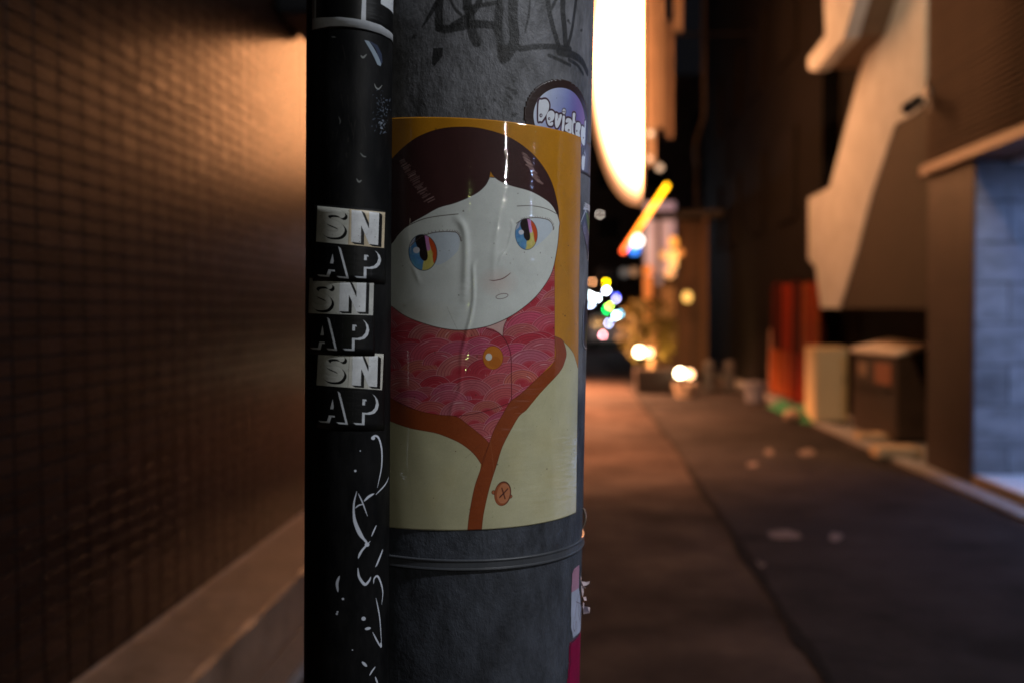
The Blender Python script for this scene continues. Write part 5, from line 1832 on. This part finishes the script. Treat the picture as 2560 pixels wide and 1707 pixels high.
# ---- diamond sticker
hT, hB = POLE.hit(1455, 505)[1], POLE.hit(1462, 662)[1]
cs3 = Canvas(POLE, 1.14, 1.56, hB - .004, hT + .004, 3600, (70, 70, 78))
cs3.poly(ZE([(136, 582), (150, 562), (172, 566), (188, 600), (188, 640), (172, 622), (150, 620), (136, 612)]), (206, 206, 214))
# letters of the arch
for (P, wd) in [([(141, 585), (148, 584), (148, 604), (141, 606), (141, 585)], 1.5), ([(153, 606), (153, 582), (159, 584), (158, 594), (153, 594), (160, 606)], 1.4), ([(164, 583), (164, 606)], 1.6),
                ([(172, 586), (168, 586), (168, 596), (173, 596), (173, 607), (167, 607)], 1.3), ([(178, 588), (178, 612)], 1.6)]:
    cs3.line(ZE(P), (24, 22, 24), wd)
DI = ZE([(160, 618), (128, 700), (174, 958), (194, 720)])
cs3.poly(DI, (198, 198, 206))
cs3.poly(ZE([(160, 632), (132, 702), (173, 940), (194, 720)]), (58, 54, 62))
cs3.poly(ZE([(160, 640), (172, 640), (194, 720), (190, 800), (176, 740)]), (84, 112, 46))
cs3.poly(ZE([(155, 690), (136, 745), (170, 850), (182, 780)]), (104, 92, 112))
cs3.line(smooth(ZE([(160, 725), (150, 735), (150, 765), (160, 770)])), (190, 186, 196), 1.2)
cs3.line(ZE([(165, 800), (172, 835)]), (190, 186, 196), 1.1)
thl = POLE.hit(1451, 560)[0]
mid = [POLE.hit(*p) for p in DI]
qd = [(1.16, hB), (1.555, hB), (1.555, hT), (1.16, hT)]
diap = np.array([POLE.hit(*p) for p in ZE([(158, 560), (128, 700), (176, 965), (205, 720), (196, 580)])])


def inpoly(x, y, P):
    c_ = False
    for i in range(len(P)):
        (ax, ay), (bx2, by2) = P[i], P[i - 1]
        if (ay > y) != (by2 > y) and x < (bx2 - ax) * (y - ay) / (by2 - ay) + ax: c_ = not c_
    return c_


o = patch('diamond_sticker', POLE, qd, cs3, print_mat('diamond_vinyl', cs3.image('diamond_print'), 0.35, 0, 90, 0.4, 0, 0.1), 0.0003, 40, 60, None, None, 0.0003,
          lambda u, v: inpoly(1.16 + u * 0.395, hB + v * (hT - hB), diap) or v > 0.80 and u > 0.32)
tag(o, 'dark diamond sticker with white arch lettering at the right edge of the pole', 'sticker')
# ---- rounded sticker lower on the right edge
hT, hB = POLE.hit(1462, 735)[1], POLE.hit(1462, 876)[1]
cs4 = Canvas(POLE, 1.14, 1.56, hB - .004, hT + .004, 3600, (46, 42, 46))
cs4.line(smooth(ZE([(186, 1150), (165, 1170), (152, 1230), (145, 1330), (144, 1440), (148, 1470), (158, 1490), (178, 1492)])), (206, 206, 214), 3.2)
cs4.poly(ZE([(160, 1340), (172, 1330), (174, 1460), (156, 1455)]), (88, 80, 40))
cs4.ellipse(*ZE([(168, 1300)])[0], 2, 9, (70, 60, 64))
qd = [(1.185, hB), (1.555, hB), (1.555, hT), (1.185, hT)]
rp4 = np.array([POLE.hit(*p) for p in ZE([(196, 1140), (165, 1160), (146, 1235), (139, 1330), (138, 1445), (146, 1485), (160, 1506), (196, 1506)])] + [(1.6, hB), (1.6, hT)])
o = patch('oblong_sticker', POLE, qd, cs4, print_mat('oblong_vinyl', cs4.image('oblong_print'), 0.3, 0, 90, 0.4, 0, 0.1), 0.0003, 36, 50, None, None, 0.0003,
          lambda u, v: inpoly(1.185 + u * 0.37, hB + v * (hT - hB), rp4))
tag(o, 'dark oblong sticker with pale rounded outline at the right edge of the pole', 'sticker')

# ---- torn sticker and magenta sticker at the bottom right
hT, hB = POLE.hit(1447, 1405)[1], POLE.hit(1440, 1602)[1]
cs5 = Canvas(POLE, 0.95, 1.56, hB - .004, hT + .004, 3600, (176, 182, 206))
cs5.poly(ZB([(150, 560), (300, 560), (300, 760), (215, 770), (150, 810)]), (182, 134, 160))
cs5.poly(ZB([(228, 575), (300, 560), (300, 930), (250, 930), (236, 880), (222, 760)]), (58, 54, 60))
for P in ([(222, 820), (205, 900), (188, 1028)], [(200, 882), (245, 905), (255, 925)], [(222, 900), (218, 980), (236, 1058)], [(180, 1055), (176, 1100), (190, 1128), (196, 1060), (202, 1050), (206, 1090), (200, 1120)]):
    cs5.line(smooth(ZB(P), 4), (96, 62, 78), 1.5, .9)
qd = [(1.0, hB), (1.55, hB), (1.55, hT), (1.0, hT)]
rp5 = np.array([POLE.hit(*p) for p in ZB([(225, 575), (185, 605), (168, 650), (163, 760), (158, 900), (158, 1100), (175, 1190), (215, 1155), (250, 1110), (262, 1040), (250, 940), (236, 880), (222, 740), (228, 640)])])
o = patch('torn_sticker', POLE, qd, cs5, print_mat('torn_paper_print', cs5.image('torn_print'), 0.7, 0.0004, 120, 0.3, 0, 0.15), 0.0005, 90, 90, None, None, 0.0004,
          lambda u, v: inpoly(1.0 + u * 0.55, hB + v * (hT - hB), rp5))
tag(o, 'torn pink and pale blue sticker at the lower right of the pole', 'sticker')
# shreds of paper standing off its torn edge
for (pts, name) in [([(247, 715), (290, 722), (318, 712), (312, 730), (285, 742), (262, 745)], 's'), ([(245, 745), (268, 750), (285, 770), (262, 772), (268, 800), (258, 845), (250, 800)], 's'),
                    ([(262, 848), (285, 845), (292, 870), (272, 868)], 's'), ([(258, 925), (298, 922), (320, 935), (315, 975), (265, 985), (260, 950)], 's'), ([(228, 640), (250, 690), (243, 720), (222, 690)], 's'), ([(262, 895), (272, 900), (266, 940), (258, 925)], 's')]:
    q = [(1380 + x * 0.29777, 1240 + y * 0.29783) for x, y in pts]
    Yp = POLE.c.y - 0.025
    V_ = []
    for x, y in q:
        p_ = atY(x, y, Yp)
        p_.y += random.uniform(-0.004, 0.004)
        V_.append(p_)
    MB(o.location).prism(V_, (0, 0.0006, 0)).build('paper_shred', M['shred'], o)
hT, hB = POLE.hit(1440, 1585)[1], -0.52
cs6 = Canvas(POLE, 0.9, 1.56, hB - .004, hT + .004, 2400, (150, 16, 70))
cs6.line(ZB([(262, 1110), (215, 1170), (160, 1225), (150, 1262), (150, 1330), (152, 1400), (140, 1480), (138, 1900)]), (28, 12, 22), 3.5)
qd = [(0.9, hB), (1.55, hB), (1.55, hT), (0.9, hT)]
rp6 = np.array([POLE.hit(*p) for p in ZB([(262, 1110), (215, 1170), (150, 1225), (143, 1262), (141, 1330), (142, 1400), (132, 1480), (125, 1600), (122, 1900)])] + [(1.6, -0.6), (1.6, hT)])
o = patch('magenta_sticker', POLE, qd, cs6, print_mat('magenta_vinyl', cs6.image('magenta_print'), 0.4, 0.0003, 90, 0.3, 0, 0.15), 0.0005, 60, 60, None, None, 0.0004,
          lambda u, v: inpoly(0.9 + u * 0.65, hB + v * (hT - hB), rp6))
tag(o, 'deep magenta sticker under the torn one at the foot of the picture', 'sticker')
